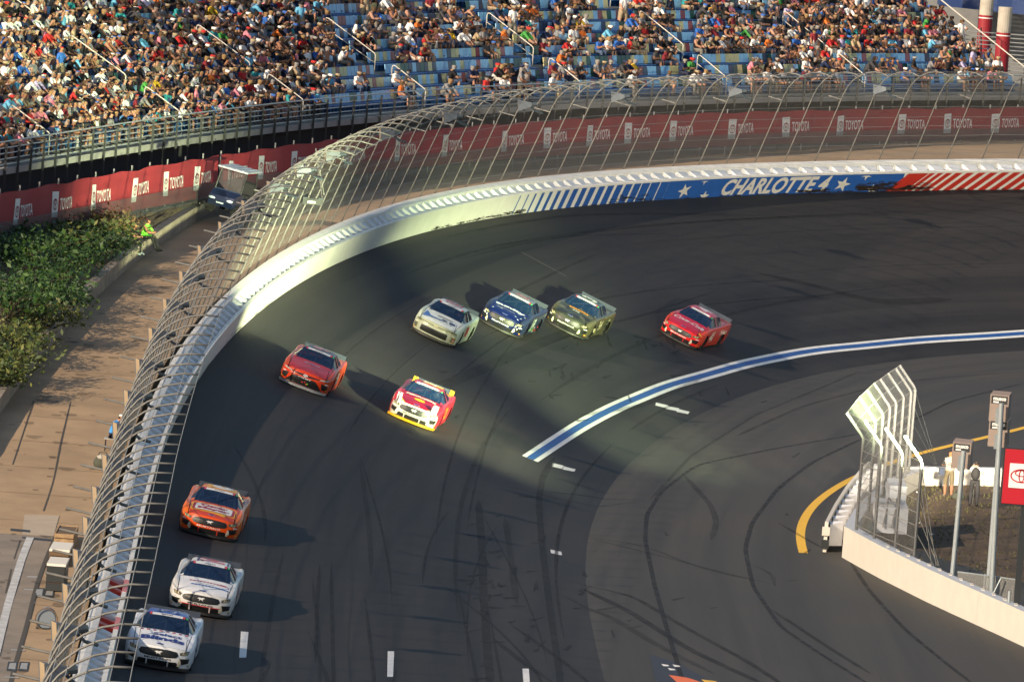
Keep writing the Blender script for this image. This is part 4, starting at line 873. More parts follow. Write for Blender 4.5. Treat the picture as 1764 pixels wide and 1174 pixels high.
wall_run(NOSE, .40, PH, PW, 'nose_length', M_PITW, M_PITT, -1, 6.0)
BW0 = [road_on(1560, 856), road_on(1640, 856), road_on(1760, 858), road_on(1900, 862)]
wall_run(BW0, .35, 1.12, PW, 'back_length', M_PITW, M_PITT, 1, 8.0)
cb = thing('nose_barrier', 'white padded crash barrier with foam teeth at the tip of the pit wall', 'barrier')
SBp = [road_on(x, y) for x, y in ((1417, 950), (1440, 905), (1466, 868), (1492, 842))]
wall_run(SBp, .12, 1.05, cb, 'barrier_panel', M_PITW, M_PITW, -1, 20)
P_ = np.array(SBp); tt = np.r_[0, np.cumsum(np.hypot(*np.diff(P_[:, :2], axis=0).T))]
for q in np.linspace(.8, tt[-1] - .4, 12):
    a = np.array([np.interp(q, tt, P_[:, k]) for k in range(3)]); MB().add([a + v for v in ((.14, -.5, .2), (.14, .5, .2), (.60, .2, .2), (.60, -.2, .2), (.14, -.5, .95), (.14, .5, .95), (.60, .2, 1.02), (.60, -.2, 1.02))], [(0, 1, 2, 3), (4, 7, 6, 5), (0, 4, 5, 1), (1, 5, 6, 2), (2, 6, 7, 3), (3, 7, 4, 0)]).build('foam_block', M_FOAM, cb)
for z in (.1, .55): MB().box(P_[0] + np.array([.06, -.02, z + .18]), (.26, .10, .30)).build('end_tube', M_BLK if z < .3 else M_PITW, cb)
# island ground
IG = mat('island_dirt', (.085, .055, .032), .95, var=.45, vscale=1.2, bump=.4, bscale=6); IL = []
for u in np.linspace(0, 1, 12):
    a = np.array([np.interp(u, (0, .15, .4, .8, 1), [p[k] for p in NB]) for k in range(3)]) + (.3, .5, 0)
    b = np.array([np.interp(u, (0, .3, .65, 1), [p[k] for p in BW0]) for k in range(3)]) - (0, .2, 0)
    IL.append([a + (b - a) * v + np.array([0, 0, -.15 + .62 * v ** 1.5 + random.uniform(-.03, .03)]) for v in np.linspace(0, 1, 14)])
island = tag(MB().grid(IL).build('island_ground', IG), kind='structure')
_IL = np.array(IL)
def isl_z(X, Y): d = np.hypot(_IL[..., 0] - X, _IL[..., 1] - Y); i = np.unravel_index(np.argmin(d), d.shape); return _IL[i][2]
gr = MB()
for _ in range(2600):                  # thin dry grass and litter on the dirt
    i, j = random.randrange(11), random.randrange(13); p = _IL[i, j] + (_IL[i + 1, j] - _IL[i, j]) * random.random() + (_IL[i, j + 1] - _IL[i, j]) * random.random(); a = random.uniform(0, 6.28); h = random.uniform(.04, .12)
    gr.add([p + np.array([math.cos(a) * .03, math.sin(a) * .03, -.01]), p - np.array([math.cos(a) * .03, math.sin(a) * .03, .01]), p + np.array([random.gauss(0, .04), random.gauss(0, .04), h])], [(0, 1, 2)])
tag(gr.build('dry_grass', mat('grass_dry', (.09, .085, .03), .9), island), kind='stuff')
for _ in range(14):
    i, j = random.randrange(11), random.randrange(3, 13); p = _IL[i, j] + np.array([0, 0, .03]); MB().box(p, (.10, .16, .03)).build('litter', M_WHITE, island)
# pit fence with cranked posts
pf = thing('pit_fence', 'galvanised fence with cranked tops and wire mesh on the pit wall nose', 'fence')
M_PPOST = mat('pit_post_steel', (.10, .105, .11), .5, .3, var=.2)
def cranked(base, hgt=3.15, bend=(-.62, .35, .78), nm='fence_post'):
    b = np.array(base); k = b + (0, 0, hgt); t = k + np.array(bend); MB().tube([b, k - (0, 0, .05), k + np.array(bend) * .08, t], .055, 8).build(nm, M_PPOST, pf); return b, k, t
near = [cranked(at(x, y, PH - .25)) for x, y in ((1475, 912), (1506, 927), (1542, 942), (1575, 957))]
farp = [cranked(at(x, y, PH - .3)) for x, y in ((1496, 880), (1509, 866), (1521, 852), (1532, 844), (1545, 832), (1558, 822), (1565, 816))]
def fill(run, m):
    for (b0, k0, t0), (b1, k1, t1) in zip(run[:-1], run[1:]):
        L0 = np.linalg.norm(b1 - b0); G = [[b0, k0, t0], [b1, k1, t1]]; UVs = [[(0, 0), (0, 3.2), (0, 4.2)], [(L0, 0), (L0, 3.2), (L0, 4.2)]]; sheet('wire_mesh', G, UVs, m, pf)
        for f in np.linspace(.05, 1, 8): MB().tube([b0 + (k0 - b0) * f, b1 + (k1 - b1) * f], .012, 4).build('cable', M_CABLE, pf)
        for f in (.5, 1): MB().tube([k0 + (t0 - k0) * f, k1 + (t1 - k1) * f], .012, 4).build('cable', M_CABLE, pf)
M_MESH2 = wire_mesh('chain_link_pit', .09, 50, (.22, .22, .21)); fill(near, M_MESH2); fill([near[0]] + farp, M_MESH2)
g0 = at(1612, 968, .7)
for q in (.25, .45, .62, .8, .95): MB().tube([near[-1][0] + (near[-1][1] - near[-1][0]) * q, g0 + np.array([random.uniform(-.15, .15), 0, -.1])], .016, 4).build('stay', M_GALV, pf)
for q in (.4, .6, .8, .98): MB().tube([farp[-1][0] + (farp[-1][1] - farp[-1][0]) * q, atY(1606 + 8 * q, 800, farp[-1][0][1] + 1)], .012, 4).build('stay', M_BLK, pf)
# white pit box inside the nose
c = at(1532, 905, .2); kb = thing('equipment_block', 'white stepped concrete block inside the pit fence', 'block', tuple(c))
MB().box((0, 0, .35), (1.1, 3.0, .9)).build('base', M_PITT, kb); MB().box((.30, 3.0, .6), (.6, 2.6, 1.3)).build('step', M_PITT, kb); MB().box((-.2, -.6, .82), (.5, .9, .06)).build('plate', M_PLATE, kb); MB().box((.18, .9, .82), (.3, .7, .05)).build('plate', M_PITW, kb)
for x in (-.3, .0): MB().tube([(x, -1.6, .1), (x + .1, -1.5, .75), (x + .2, .2, .95), (x + .3, .5, .85)], .03, 5).build('rail', M_GALV, kb)
# light boxes on poles
M_BOXW = mat('lamp_box_tan', (.24, .19, .165), .6, .1, var=.08); M_LBL = mat('label_black', (.015, .017, .02), .5); M_POLE = mat('pole_galvanised', (.30, .34, .36), .5, .3, var=.1); M_LENS = mat('lamp_lens', (1.0, .93, .78), .3, emit=6.0)
mv, mf, mw = text2d('musco', .035)
def lamp_box(px, py, base, label, target, power, col, size=62, blend=.5, pole_px=None):
    """a boxed floodlight: the label side faces us, the lens looks at the track"""
    b = np.array(base); c = atY(px, py, b[1] + .25)
    t = thing('light_box', label, 'floodlight', tuple(b), 'boxed floodlights on poles'); d = c - b
    MB().tube([(0, -.05, -.6), (d[0] * 1.0, -.05, d[2] + .1)], .082, 12).build('pole', M_POLE, t, False)
    R = np.array(Matrix.Rotation(rad(-14), 3, 'Z')) @ np.array(Matrix.Rotation(rad(0), 3, 'X'))
    W_, D_, H_ = .62, .42, .86
    V = [((sx * W_ / 2), sy * D_ / 2, sz * H_ / 2 + (-.10 if sy < 0 else .0)) for sz in (-1, 1) for sx, sy in ((-1, -1), (1, -1), (1, 1), (-1, 1))]
    V = [tuple(R @ np.array(v) + d + (0, .25, 0)) for v in V]; obj('housing', V, [(0, 3, 2, 1), (4, 5, 6, 7), (0, 1, 5, 4), (1, 2, 6, 5), (2, 3, 7, 6), (3, 0, 4, 7)], M_BOXW, t)
    fr = lambda x, z, o: tuple(R @ np.array((x, -D_ / 2 - o, z - .10)) + d + (0, .25, 0))
    lb = obj('label', [fr(x, z, .004) for x, z in ((-.27, .14), (.27, .14), (.27, .40), (-.27, .40))], [(0, 1, 2, 3)], M_LBL, t)
    obj('lettering', [fr(-.20 + a / mw * .42, .25 + q * .10, .008) for a, q in mv], mf, M_WHITE, lb); obj('lettering', [fr(x, z, .008) for x, z in ((-.20, .17), (-.02, .17), (-.02, .22), (-.20, .22))], [(0, 1, 2, 3)], M_WHITE, lb)
    MB().box(fr(-.02, -.25, .03), (.14, .06, .5)).build('bracket', M_POLE, t)
    ln = [tuple(R @ np.array((x, D_ / 2 + .006, z)) + d + (0, .25, 0)) for x, z in ((-.26, -.34), (.26, -.34), (.26, .34), (-.26, .34))]; obj('lens', ln, [(3, 2, 1, 0)], M_LENS, t)
    L = bpy.data.lights.new('floodlight', 'SPOT'); L.energy = power; L.color = col; L.spot_size = rad(size); L.spot_blend = blend; L.shadow_soft_size = .5
    lo = bpy.data.objects.new('lamp', L); COL.objects.link(lo); src = b + d + np.array([0, .25, 0]) + R @ np.array((0, D_ / 2 + .08, 0))
    lo.rotation_euler = Vector(np.array(target) - src).to_track_quat('-Z', 'Y').to_euler(); lo.location = Vector(src); lo.parent = t; lo.matrix_parent_inverse = Matrix.Translation(-Vector(tuple(b)))
    return t
pb1 = at(1640, 985, .75); pb1[2] = isl_z(pb1[0], pb1[1]); pb2 = at(1703, 1000, .75); pb2[2] = isl_z(pb2[0], pb2[1]); pb3 = atY(1713, 985, pb2[1] - .6); pb3[2] = isl_z(pb3[0], pb3[1])
WARM = (1.0, .86, .62); LIME = (.80, 1.0, .62)
lamp_box(1659, 780, pb1, 'boxed floodlight beside the photographer with the numbered vest', WL(150, -1.2, .4), 700000, (.94, 1.0, .56), 22, 1.0)
lamp_box(1722, 742, pb2, 'lower of the two stacked boxed floodlights by the red sign', WL(s_at_x(1300), -1, .5), 330000, WARM, 26, 1.0)
lamp_box(1724, 698, pb3, 'upper of the two stacked boxed floodlights by the red sign', road_on(985, 640), 820000, (.86, 1.0, .50), 13, .9)
# red sign
sp = at(1757, 1040, .75); sp[2] = isl_z(sp[0], sp[1]); sg = thing('sign_board', 'red sign board with white emblem panel on a black post at right edge', 'sign', tuple(sp))
tl = atY(1727, 769, sp[1]) - sp; bl = atY(1722, 868, sp[1]) - sp; hgt = tl[2] - bl[2]; x0 = bl[0]; z0 = bl[2]; wd = 3.0
MB().box((x0 + wd / 2, .06, z0 + hgt / 2), (wd, .16, hgt)).build('frame', M_BLK, sg); MB().box((x0 + wd / 2, -.03, z0 + hgt / 2), (wd - .10, .04, hgt - .10)).build('panel', mat('sign_red', (.42, .012, .025), .4), sg)
MB().box((x0 + .75, -.06, z0 + hgt * .52), (1.05, .03, .78)).build('white_panel', M_BANW, sg); obj('emblem', [(x0 + .62 + a * .36, -.08, z0 + hgt * .52 + b * .33) for a, b in ev], ef, mat('sign_emblem_red', (.45, .015, .03), .4), sg)
MB().box((x0 + .80, .1, z0 / 2 - .3), (.20, .16, z0 + .6)).build('post', M_BLK, sg); MB().tube([(x0 + .55, .1, -.3), (x0 + .55, .1, 1.6)], .05, 8).build('side_post', M_POLE, sg)
# low wire fence behind the pit wall
lf = thing('low_fence', 'low chain link fence behind the white pit wall near the red sign', 'fence'); LA = at(1650, 984, .95); LB = at(1752, 1000, .95); LB[1] = LA[1] - 1
MB().tube([LA, LB], .025, 5).build('top_rail', M_POLE, lf); MB().tube([LA + (.9, 0, 0), LA + (.9, 0, -1)], .03, 5).build('post', M_POLE, lf); MB().tube([LB - (.5, 0, 0), LB - (.9, 0, 1)], .03, 5).build('brace', M_POLE, lf)
sheet('wire_mesh', [[LA - (0, 0, 1.0), LA], [LB - (0, 0, 1.0), LB]], [[(0, 0), (0, 1)], [(2.2, 0), (2.2, 1)]], wire_mesh('chain_link_low', .22, 40, (.25, .25, .24)), lf)
# photographers
q = at(1634, 836, 0.25); q[2] = isl_z(q[0], q[1]); q1 = q.copy()
ph1 = figure('person', standing(((.27, -.10, 1.14), (.10, -.30, 1.25)), ((-.27, -.10, 1.14), (-.10, -.30, 1.22)), .04), dict(skin=SKINS[3], shirt=('', (.02, .02, .024), 1), leg=(.10, .082, .05), hair=(.16, .07, .03), cap=None, short=True, tank=False, shoe=(.25, .25, .25)), place(tuple(q), rad(183)), 'photographer in pale numbered vest and khaki shorts standing by the back wall')
def shell(base, m, z0, z1, name, grow=.022, xr=.24, ylim=None):
    """a garment: the body's own surface between two heights, moved outwards"""
    me = base.data; N = {v.index: v.normal.copy() for v in me.vertices}; keep = [p for p in me.polygons if z0 < p.center[2] < z1 and abs(p.center[0]) < xr and (ylim is None or p.center[1] > ylim)]
    ids = sorted({i for p in keep for i in p.vertices}); mp = {i: k for k, i in enumerate(ids)}
    return obj(name, [me.vertices[i].co + N[i] * grow for i in ids], [tuple(mp[i] for i in p.vertices) for p in keep], m, base, True)
shell(ph1, mat('vest_pale', (.16, .158, .15), .8), .98, 1.46, 'vest', .025, .205); v9, f9, w9 = text2d('305', .03)
obj('lettering', [(.12 - a / w9 * .24, .185 + .012, 1.17 + b * .12) for a, b in v9], f9, M_LBL, ph1)
MB().box((.30, .08, .92), (.20, .20, .24)).build('camera_bag', mat('bag_navy', (.02, .03, .06), .8), ph1)
q = at(1678, 852, 0.2); q[2] = isl_z(q[0], q[1])
ph2 = figure('person', standing(((.26, -.22, 1.28), (.06, -.30, 1.50)), ((-.26, -.18, 1.20), (-.08, -.34, 1.42)), .10, .03), dict(skin=SKINS[1], shirt=('', (.42, .43, .45), 1), leg=(.03, .03, .034), hair=HAIRS[0], cap=CAPS[1], short=False, tank=False, shoe=(.02, .02, .02)), place(tuple(q), rad(176)), 'photographer in white shirt with black backpack aiming a camera over the wall')
bpk = MB().sphere((0, .22, 1.22), (.17, .11, .25), 12, 9); bpk.build('backpack', mat('backpack_black', (.012, .012, .014), .8), ph2, True)
cm = thing('photo_camera', 'black camera with long lens on a monopod held by the white shirted photographer', 'camera', M=place(tuple(q), rad(176))); MB().box((.03, -.36, 1.52), (.15, .09, .11)).build('camera_body', M_BLK, cm); MB().tube([(.03, -.40, 1.52), (.03, -.68, 1.52)], [.045, .06], 10).build('lens', M_BLK, cm); MB().tube([(.03, -.36, 1.46), (.03, -.36, .02)], .015, 5).build('monopod', M_BLK, cm)
bg2 = at(1652, 838, .3); bg2[2] = isl_z(bg2[0], bg2[1]); gb = thing('camera_bag', 'black equipment bag on the dirt between the two photographers', 'bag', tuple(bg2)); MB().sphere((0, 0, .12), (.26, .2, .16), 12, 8).build('body', M_BAG, gb, True); MB().tube([(-.15, 0, .24), (0, 0, .36), (.15, 0, .24)], .018, 5).build('handle', M_BLK, gb)
# ------------------------------------------------------------------ race cars
STN = [  # x, half width, then (y, z) of shoulder, hood edge, roof rail, inner, centre height
    (-.02, .88, (.84, .58), (.70, .625), (.50, .645), (.30, .655), .66), (-.35, .945, (.90, .70), (.73, .715), (.52, .73), (.30, .742), .748), (-.70, .972, (.92, .79), (.74, .785), (.53, .79), (.30, .80), .806),
    (-.95, .978, (.925, .835), (.75, .825), (.54, .828), (.31, .84), .846), (-1.42, .965, (.92, .875), (.78, .885), (.70, .905), (.35, .925), .93), (-1.85, .955, (.915, .895), (.81, .91), (.655, 1.09), (.35, 1.125), 1.132),
    (-2.25, .955, (.915, .905), (.82, .92), (.585, 1.25), (.33, 1.292), 1.30), (-2.6, .955, (.915, .912), (.825, .927), (.57, 1.272), (.33, 1.315), 1.323), (-2.95, .96, (.92, .92), (.825, .935), (.57, 1.27), (.33, 1.312), 1.32),
    (-3.35, .97, (.93, .945), (.82, .955), (.57, 1.235), (.33, 1.275), 1.283), (-3.80, .982, (.945, .985), (.79, .995), (.61, 1.085), (.35, 1.115), 1.122), (-4.20, .98, (.94, 1.0), (.77, 1.012), (.60, 1.02), (.35, 1.026), 1.028), (-4.60, .955, (.915, .995), (.75, 1.003), (.58, 1.007), (.35, 1.01), 1.01), (-4.88, .92, (.88, .97), (.72, .98), (.55, .985), (.35, .988), .988)]
def hermite(xs, ys, x):                # monotone interpolation
    i = int(np.clip(np.searchsorted(xs, x) - 1, 0, len(xs) - 2)); h = xs[i + 1] - xs[i]; t = (x - xs[i]) / h
    d = lambda k: (ys[k + 1] - ys[k]) / (xs[k + 1] - xs[k])
    def m(k):
        if k == 0 or k == len(xs) - 1: return d(min(k, len(xs) - 2))
        a, b = d(k - 1), d(k); return 0 if a * b <= 0 else 2 * a * b / (a + b)
    return (2 * t**3 - 3 * t**2 + 1) * ys[i] + (t**3 - 2 * t**2 + t) * h * m(i) + (-2 * t**3 + 3 * t**2) * ys[i + 1] + (t**3 - t**2) * h * m(i + 1)
def sweep(x, y): return x - .40 * (min(abs(y), 1.0) / .95) ** 2.6 * max(0.0, 1 + x / 1.35)
def car_shell():
    xs0 = [s[0] for s in STN][::-1]; cols = []
    for s in STN:
        w_ = s[1]; cols.append([(w_ - .045, .10), (w_ - .005, .30), (w_, .55 if s[2][1] > .62 else .45), s[2], s[3], s[4], s[5], (0, s[6])])
    cols = np.array(cols)[::-1]         # station, 8, 2
    xs = sorted(set(list(np.round(np.arange(-4.88, -.02, .11), 3)) + xs0)); xs = [x for i, x in enumerate(xs) if i == 0 or x - xs[i - 1] > .02 or x in xs0][::-1]
    R = []
    for x in xs:
        c = np.array([[hermite(xs0, cols[:, k, j], x) for j in (0, 1)] for k in range(8)]); pts = []
        for k in range(7):              # Catmull-Rom along the section
            p0, p1, p2, p3 = c[max(k - 1, 0)], c[k], c[k + 1], c[min(k + 2, 7)] if k < 6 else np.array([-c[6][0], c[6][1]])
            if k == 0: p0 = 2 * p1 - p2
            for t in (0, 1 / 3, 2 / 3):
                q = .5 * ((2 * p1) + (p2 - p0) * t + (2 * p0 - 5 * p1 + 4 * p2 - p3) * t**2 + (3 * p1 - p0 - 3 * p2 + p3) * t**3)
                if k in (3, 4) and not (-1.42 >= x >= -4.2 and False): q = p1 * (1 - t) + p2 * t if k == 4 else q
                pts.append(q)
        pts.append(c[7]); R.append(np.array(pts))
    return xs, np.array(R)              # 22 points a half section
CXS, CR_ = car_shell(); NPF = CR_.shape[1]
def build_car_parts():
    """lists of quads by part name, in car space: x forwards (nose at 0), y left, z up"""
    parts = {}; V = []; idx = {}
    def v(p):
        k = tuple(np.round(p, 5)); 
        if k not in idx: idx[k] = len(V); V.append(k)
        return idx[k]
    def put(name, P, sgn):
        f = [v((sweep(p[0], p[1]), p[1] * sgn, p[2])) for p in P]
        f = [a for i, a in enumerate(f) if a != f[i - 1]]
        if len(f) < 3: return
        parts.setdefault(name, []).append(tuple(f if sgn > 0 else f[::-1]))
    AX = ((-.95, .36), (-3.74, .37))
    for sgn in (1, -1):
        for i in range(len(CXS) - 1):
            x0, x1 = CXS[i], CXS[i + 1]; xm = (x0 + x1) / 2
            for j in range(NPF - 1):
                P = [(x0, *CR_[i, j]), (x1, *CR_[i + 1, j]), (x1, *CR_[i + 1, j + 1]), (x0, *CR_[i, j + 1])]
                Q = []
                inside = 0
                for (x, y, z) in P:
                    for cx_, r_ in AX:
                        d_ = math.hypot(x - cx_, z - .34)
                        if j < 10 and d_ < r_ + .055 and z < .80:
                            if d_ < r_ - .06: inside += 1
                            k_ = r_ / max(d_, .05); x, z = cx_ + (x - cx_) * k_, .34 + (z - .34) * k_
                    Q.append((x, y, max(z, .10)))
                zc = np.mean([p[2] for p in P])
                if j < 9 and any(math.hypot(xm - c_, zc - .34) < r_ - .02 for c_, r_ in AX): continue
                seg = j // 3
                if seg <= 2: n = 'body'
                elif seg == 3: n = 'hood' if xm > -1.42 and False else 'body'
                elif seg == 4: n = 'hood' if xm > -1.42 else ('body' if (xm > -1.62 or xm < -3.45 or -2.66 < xm < -2.56) else 'side_window' + ('_a' if sgn > 0 else '_b') + ('f' if xm > -2.6 else 'r'))
                else:
                    n = 'hood' if xm > -1.42 else ('windscreen' if xm > -2.25 else ('roof' if xm > -3.35 else ('rear_window' if xm > -4.2 else 'rear_deck')))
                    if n in ('windscreen', 'roof') and j == 15 and False: n = 'body'
                put(n, Q[::-1], sgn)
        top = CR_[0]; rows = [top[j] for j in range(10)]; zb = rows[0][1]; z9 = rows[-1][1]       # nose
        def fpt(j, r):
            if j == 9: y, z = rows[r]
            else: y = top[j][0]; z = zb + (top[j][1] - zb) * (rows[r][1] - zb) / (z9 - zb)
            t = (z - zb) / max(top[j][1] - zb, .01); return (-.02 + .09 * math.sin(math.pi * min(1, t * .9)) * (1 if j > 9 else 0) , y, z)
        for j in range(9, NPF - 1):
            for r in range(9): put('front_bumper', [fpt(j, r), fpt(j + 1, r), fpt(j + 1, r + 1), fpt(j, r + 1)], sgn)
        re = CR_[-1]; xe = CXS[-1]
        for j in range(NPF - 1): put('rear_bumper', [(xe, *re[j]), (xe, re[j][0] * .5, .30 + re[j][1] * .3), (xe, re[j + 1][0] * .5, .30 + re[j + 1][1] * .3), (xe, *re[j + 1])], sgn)
        for i in range(len(CXS) - 1): put('floor', [(CXS[i], 0, .10), (CXS[i], CR_[i, 0, 0], .10), (CXS[i + 1], CR_[i + 1, 0, 0], .10), (CXS[i + 1], 0, .10)], sgn)
    return np.array(V), parts
CV, CPARTS = build_car_parts()
def sub_mesh(V, F):
    ids = sorted({i for f in F for i in f}); mp = {i: k for k, i in enumerate(ids)}; return V[ids], [tuple(mp[i] for i in f) for f in F]
BVH_ALL = BVHTree.FromPolygons([Vector(v) for v in CV], [f for n, fs in CPARTS.items() if n != 'floor' for f in fs])
def drop(P2, F2, axis, off=.006, sub=0):
    """projects a flat shape on the shell: axis 'z' takes (x, y), 'x' takes (y, z) on the nose, '+y' and '-y' take (x, z)"""
    out = []
    for a, b in P2:
        if axis == 'z': o, d = Vector((a, b, 3)), Vector((0, 0, -1))
        elif axis == 'x': o, d = Vector((2, a, b)), Vector((-1, 0, 0))
        else: sg_ = 1 if axis == '+y' else -1; o, d = Vector((a, 3 * sg_, b)), Vector((0, -sg_, 0))
        h = BVH_ALL.ray_cast(o, d)
        if h[0] is None: h = (o + d * (2.1 if axis == 'x' else 2.06), -d)
        n = h[1] if h[1].dot(d) < 0 else -h[1]; out.append(h[0] + n * off)
    return out, F2
def fillpoly(outline, n=5):            # outline -> rings towards the centre, so that it can bend
    O = np.array(outline, float); c = O.mean(0); k = len(O); V = []
    for r in range(n): V += list(c + (O - c) * (1 - r / n))
    V.append(c); F = [(r * k + i, r * k + (i + 1) % k, (r + 1) * k + (i + 1) % k, (r + 1) * k + i) for r in range(n - 1) for i in range(k)] + [((n - 1) * k + i, (n - 1) * k + (i + 1) % k, n * k) for i in range(k)]
    return V, F
def dens(pts, m=.06):                  # finer outline
    out = []; 
    for a, b in zip(pts, pts[1:] + pts[:1]):
        k = max(1, int(math.hypot(b[0] - a[0], b[1] - a[1]) / m)); out += [(a[0] + (b[0] - a[0]) * i / k, a[1] + (b[1] - a[1]) * i / k) for i in range(k)]
    return out
def ell(cx, cy, a, b, n=24): return [(cx + a * math.cos(q), cy + b * math.sin(q)) for q in np.linspace(0, 2 * math.pi, n, endpoint=False)]
def rrect(x0, x1, y0, y1, r, n=4):
    out = []
    for cx, cy, a in ((x1 - r, y1 - r, 0), (x0 + r, y1 - r, 90), (x0 + r, y0 + r, 180), (x1 - r, y0 + r, 270)): out += [(cx + r * math.cos(rad(a + 90 * k / n)), cy + r * math.sin(rad(a + 90 * k / n))) for k in range(n + 1)]
    return out
PAINT = {}
def paint_mat(col, rough=.28):
    k = tuple(np.round(col, 3))
    if k not in PAINT: PAINT[k] = mat(f'car_paint_{len(PAINT)}', col, rough, coat=.15, spec=.3)
    return PAINT[k]
M_GLASS = glass('car_glass', (.010, .028, .075), .72); M_GRILLE = mat('grille_black', (.008, .009, .010), .45); M_TYRE = mat('tyre_rubber', (.015, .015, .016), .85); M_RIM = mat('rim_dark', (.05, .05, .05), .4, .5); M_LAMP = mat('lamp_decal', (.10, .09, .06), .2); M_LAMPW = mat('lamp_decal_lines', (.62, .55, .36), .25); M_CAGE = mat('roll_cage', (.30, .30, .28), .5); M_INT = mat('car_interior', (.012, .013, .015), .8)
MESH_CACHE = {}
def cached(key, fn):
    if key not in MESH_CACHE: MESH_CACHE[key] = fn()
    return MESH_CACHE[key]
WHITE, BLACK, NAVY, RED_ = (.66, .66, .66), (.010, .010, .012), (.012, .030, .13), (.46, .012, .020)
def car(label, px, yaw, c, style='pony', extra=None, name='race_car'):
    o0 = road_on(px[0] - 8, px[1] - 1); n_, zw, s_ = wall_nz(o0[0], o0[1]); o = WALL.out(s_); b = bank(s_) if n_ > -BANKE else 0
    up = np.array([-o[0] * math.sin(b), -o[1] * math.sin(b), math.cos(b)]); a = yaw + math.atan2(o0[0], o0[1]); f = np.array([-math.sin(a), -math.cos(a), 0]); f = f - up * (f @ up); f /= np.linalg.norm(f); l = np.cross(up, f)
    M = Matrix(((f[0], l[0], up[0], o0[0]), (f[1], l[1], up[1], o0[1]), (f[2], l[2], up[2], o0[2]), (0, 0, 0, 1)))
    t = thing(name, label, 'race car', group='race cars coming through the turn', M=M)
    def part(nm, fs, m, smooth=True): v, f_ = sub_mesh(CV, fs); return obj(nm, v, f_, m, t, smooth)
    body = part('body', CPARTS['body'], paint_mat(c['body'])); hood = part('hood', CPARTS['hood'], paint_mat(c['hood'])); roof = part('roof', CPARTS['roof'], paint_mat(c['roof'])); part('rear_deck', CPARTS['rear_deck'], paint_mat(c.get('deck', c['roof'])))
    nose = part('front_bumper', CPARTS['front_bumper'], paint_mat(c['nose'])); part('rear_bumper', CPARTS['rear_bumper'], paint_mat(c['body'])); part('floor', CPARTS['floor'], M_INT)
    ws = part('windscreen', CPARTS['windscreen'], M_GLASS); part('rear_window', CPARTS['rear_window'], M_GLASS); [part('side_window', CPARTS[k_], M_GLASS) for k_ in CPARTS if k_.startswith('side_window')]
    def decal(nm, P2, F2, axis, col, parent=None, off=.007):
        v, f_ = drop(P2, F2, axis, off); return obj(nm, v, f_, col if not isinstance(col, tuple) else mat('decal_' + '_'.join(f'{q:.2f}' for q in col), col, .4), parent or t)
    def poly(nm, outl, axis, col, parent=None, off=.007): return decal(nm, *fillpoly(dens(outl)), axis, col, parent, off)
    def hood_text(txt, xc, hgt, width, col, yc=0.0, bold=.02, shear=0.0, off=.012, parent=None, slope=0.0):     # reads from in front: runs from the car's right to its left
        v, f_, w_ = text2d(txt, bold, shear); decal('lettering', [(xc - hgt / 2 + 0 * a + hgt * (1 - b) * 1.0 - (0) - hgt * 0 if False else xc + hgt / 2 - hgt * b - slope * (a / w_ - .5), yc - width / 2 + a / w_ * width) for a, b in v], f_, 'z', col, parent or hood, off)
    def nose_text(txt, z, hgt, width, col, bold=.02): v, f_, w_ = text2d(txt, bold); decal('lettering', [(-width / 2 + a / w_ * width, z + b * hgt) for a, b in v], f_, 'x', col, nose, .012)
    def roof_text(txt, col, hgt=.62, width=.80, bold=.03, off=.012, shear=.1): v, f_, w_ = text2d(txt, bold, shear); decal('lettering', [(-2.40 - a / w_ * width, hgt / 2 - b * hgt) for a, b in v], f_, 'z', col, roof, off)
    def side_text(txt, col, x0, wd_, z0, h_, bold=.03, shear=.2):
        v, f_, w_ = text2d(txt, bold, shear); decal('lettering', [(x0 - a / w_ * wd_, z0 + b * h_) for a, b in v], f_, '+y', col, body, .010); decal('lettering', [(x0 - wd_ + a / w_ * wd_, z0 + b * h_) for a, b in v], f_, '-y', col, body, .010)
    # splitter, spoiler, wheels
    arc = [(sweep(-.02, y) + .10, y) for y in np.linspace(-.90, .90, 19)]; sp = MB()
    G = [[(x, y, .045), (x + .05, y, .045), (x + .05, y, .115), (x - .05, y, .125), (x - .22, y, .12), (x - .22, y, .045)] for x, y in arc]; sp.grid(G); sp.build('splitter', mat('splitter_black', (.012, .012, .013), .5) if not c.get('split') else paint_mat(c['split'], .4), t)
    s2 = MB().add([(-4.80, -.80, .97), (-4.80, .80, .97), (-4.91, .80, 1.15), (-4.91, -.80, 1.15), (-4.83, -.80, .97), (-4.83, .80, .97), (-4.94, .80, 1.15), (-4.94, -.80, 1.15)], [(0, 1, 2, 3), (7, 6, 5, 4), (3, 2, 6, 7), (0, 4, 5, 1), (0, 3, 7, 4), (1, 5, 6, 2)]).build('spoiler', mat('spoiler_smoke', (.028, .038, .055), .5), t)
    if c.get('spoil'):
        for y in (-.72, .72): MB().box((-4.85, y, 1.07), (.03, .17, .17), np.array(Matrix.Rotation(rad(-28), 3, 'Y'))).build('end_plate', paint_mat(c['spoil']), s2)
    for x, y0 in ((-.95, .80), (-3.74, .80)):
        for sg_ in (1, -1):
            w_ = cached('tyre', lambda: None); pr = [(.0, .20), (.0, .31), (.03, .35), (.13, .36), (.24, .35), (.27, .31), (.27, .20)]; V = []; F = []; nn = 22
            for k in range(nn):
                q = 2 * math.pi * k / nn; V += [(x + r_ * math.cos(q), sg_ * (y0 - .13 + d_), .335 + r_ * math.sin(q)) for d_, r_ in pr]
            m_ = len(pr); F = [(k * m_ + j, ((k + 1) % nn) * m_ + j, ((k + 1) % nn) * m_ + j + 1, k * m_ + j + 1) for k in range(nn) for j in range(m_ - 1)]
            wh = obj('wheel', V, F, M_TYRE, t, True); MB().tube([(x, sg_ * (y0 + .07), .335), (x, sg_ * (y0 + .11), .335)], [.205, .16], 18).build('rim', M_RIM, wh)
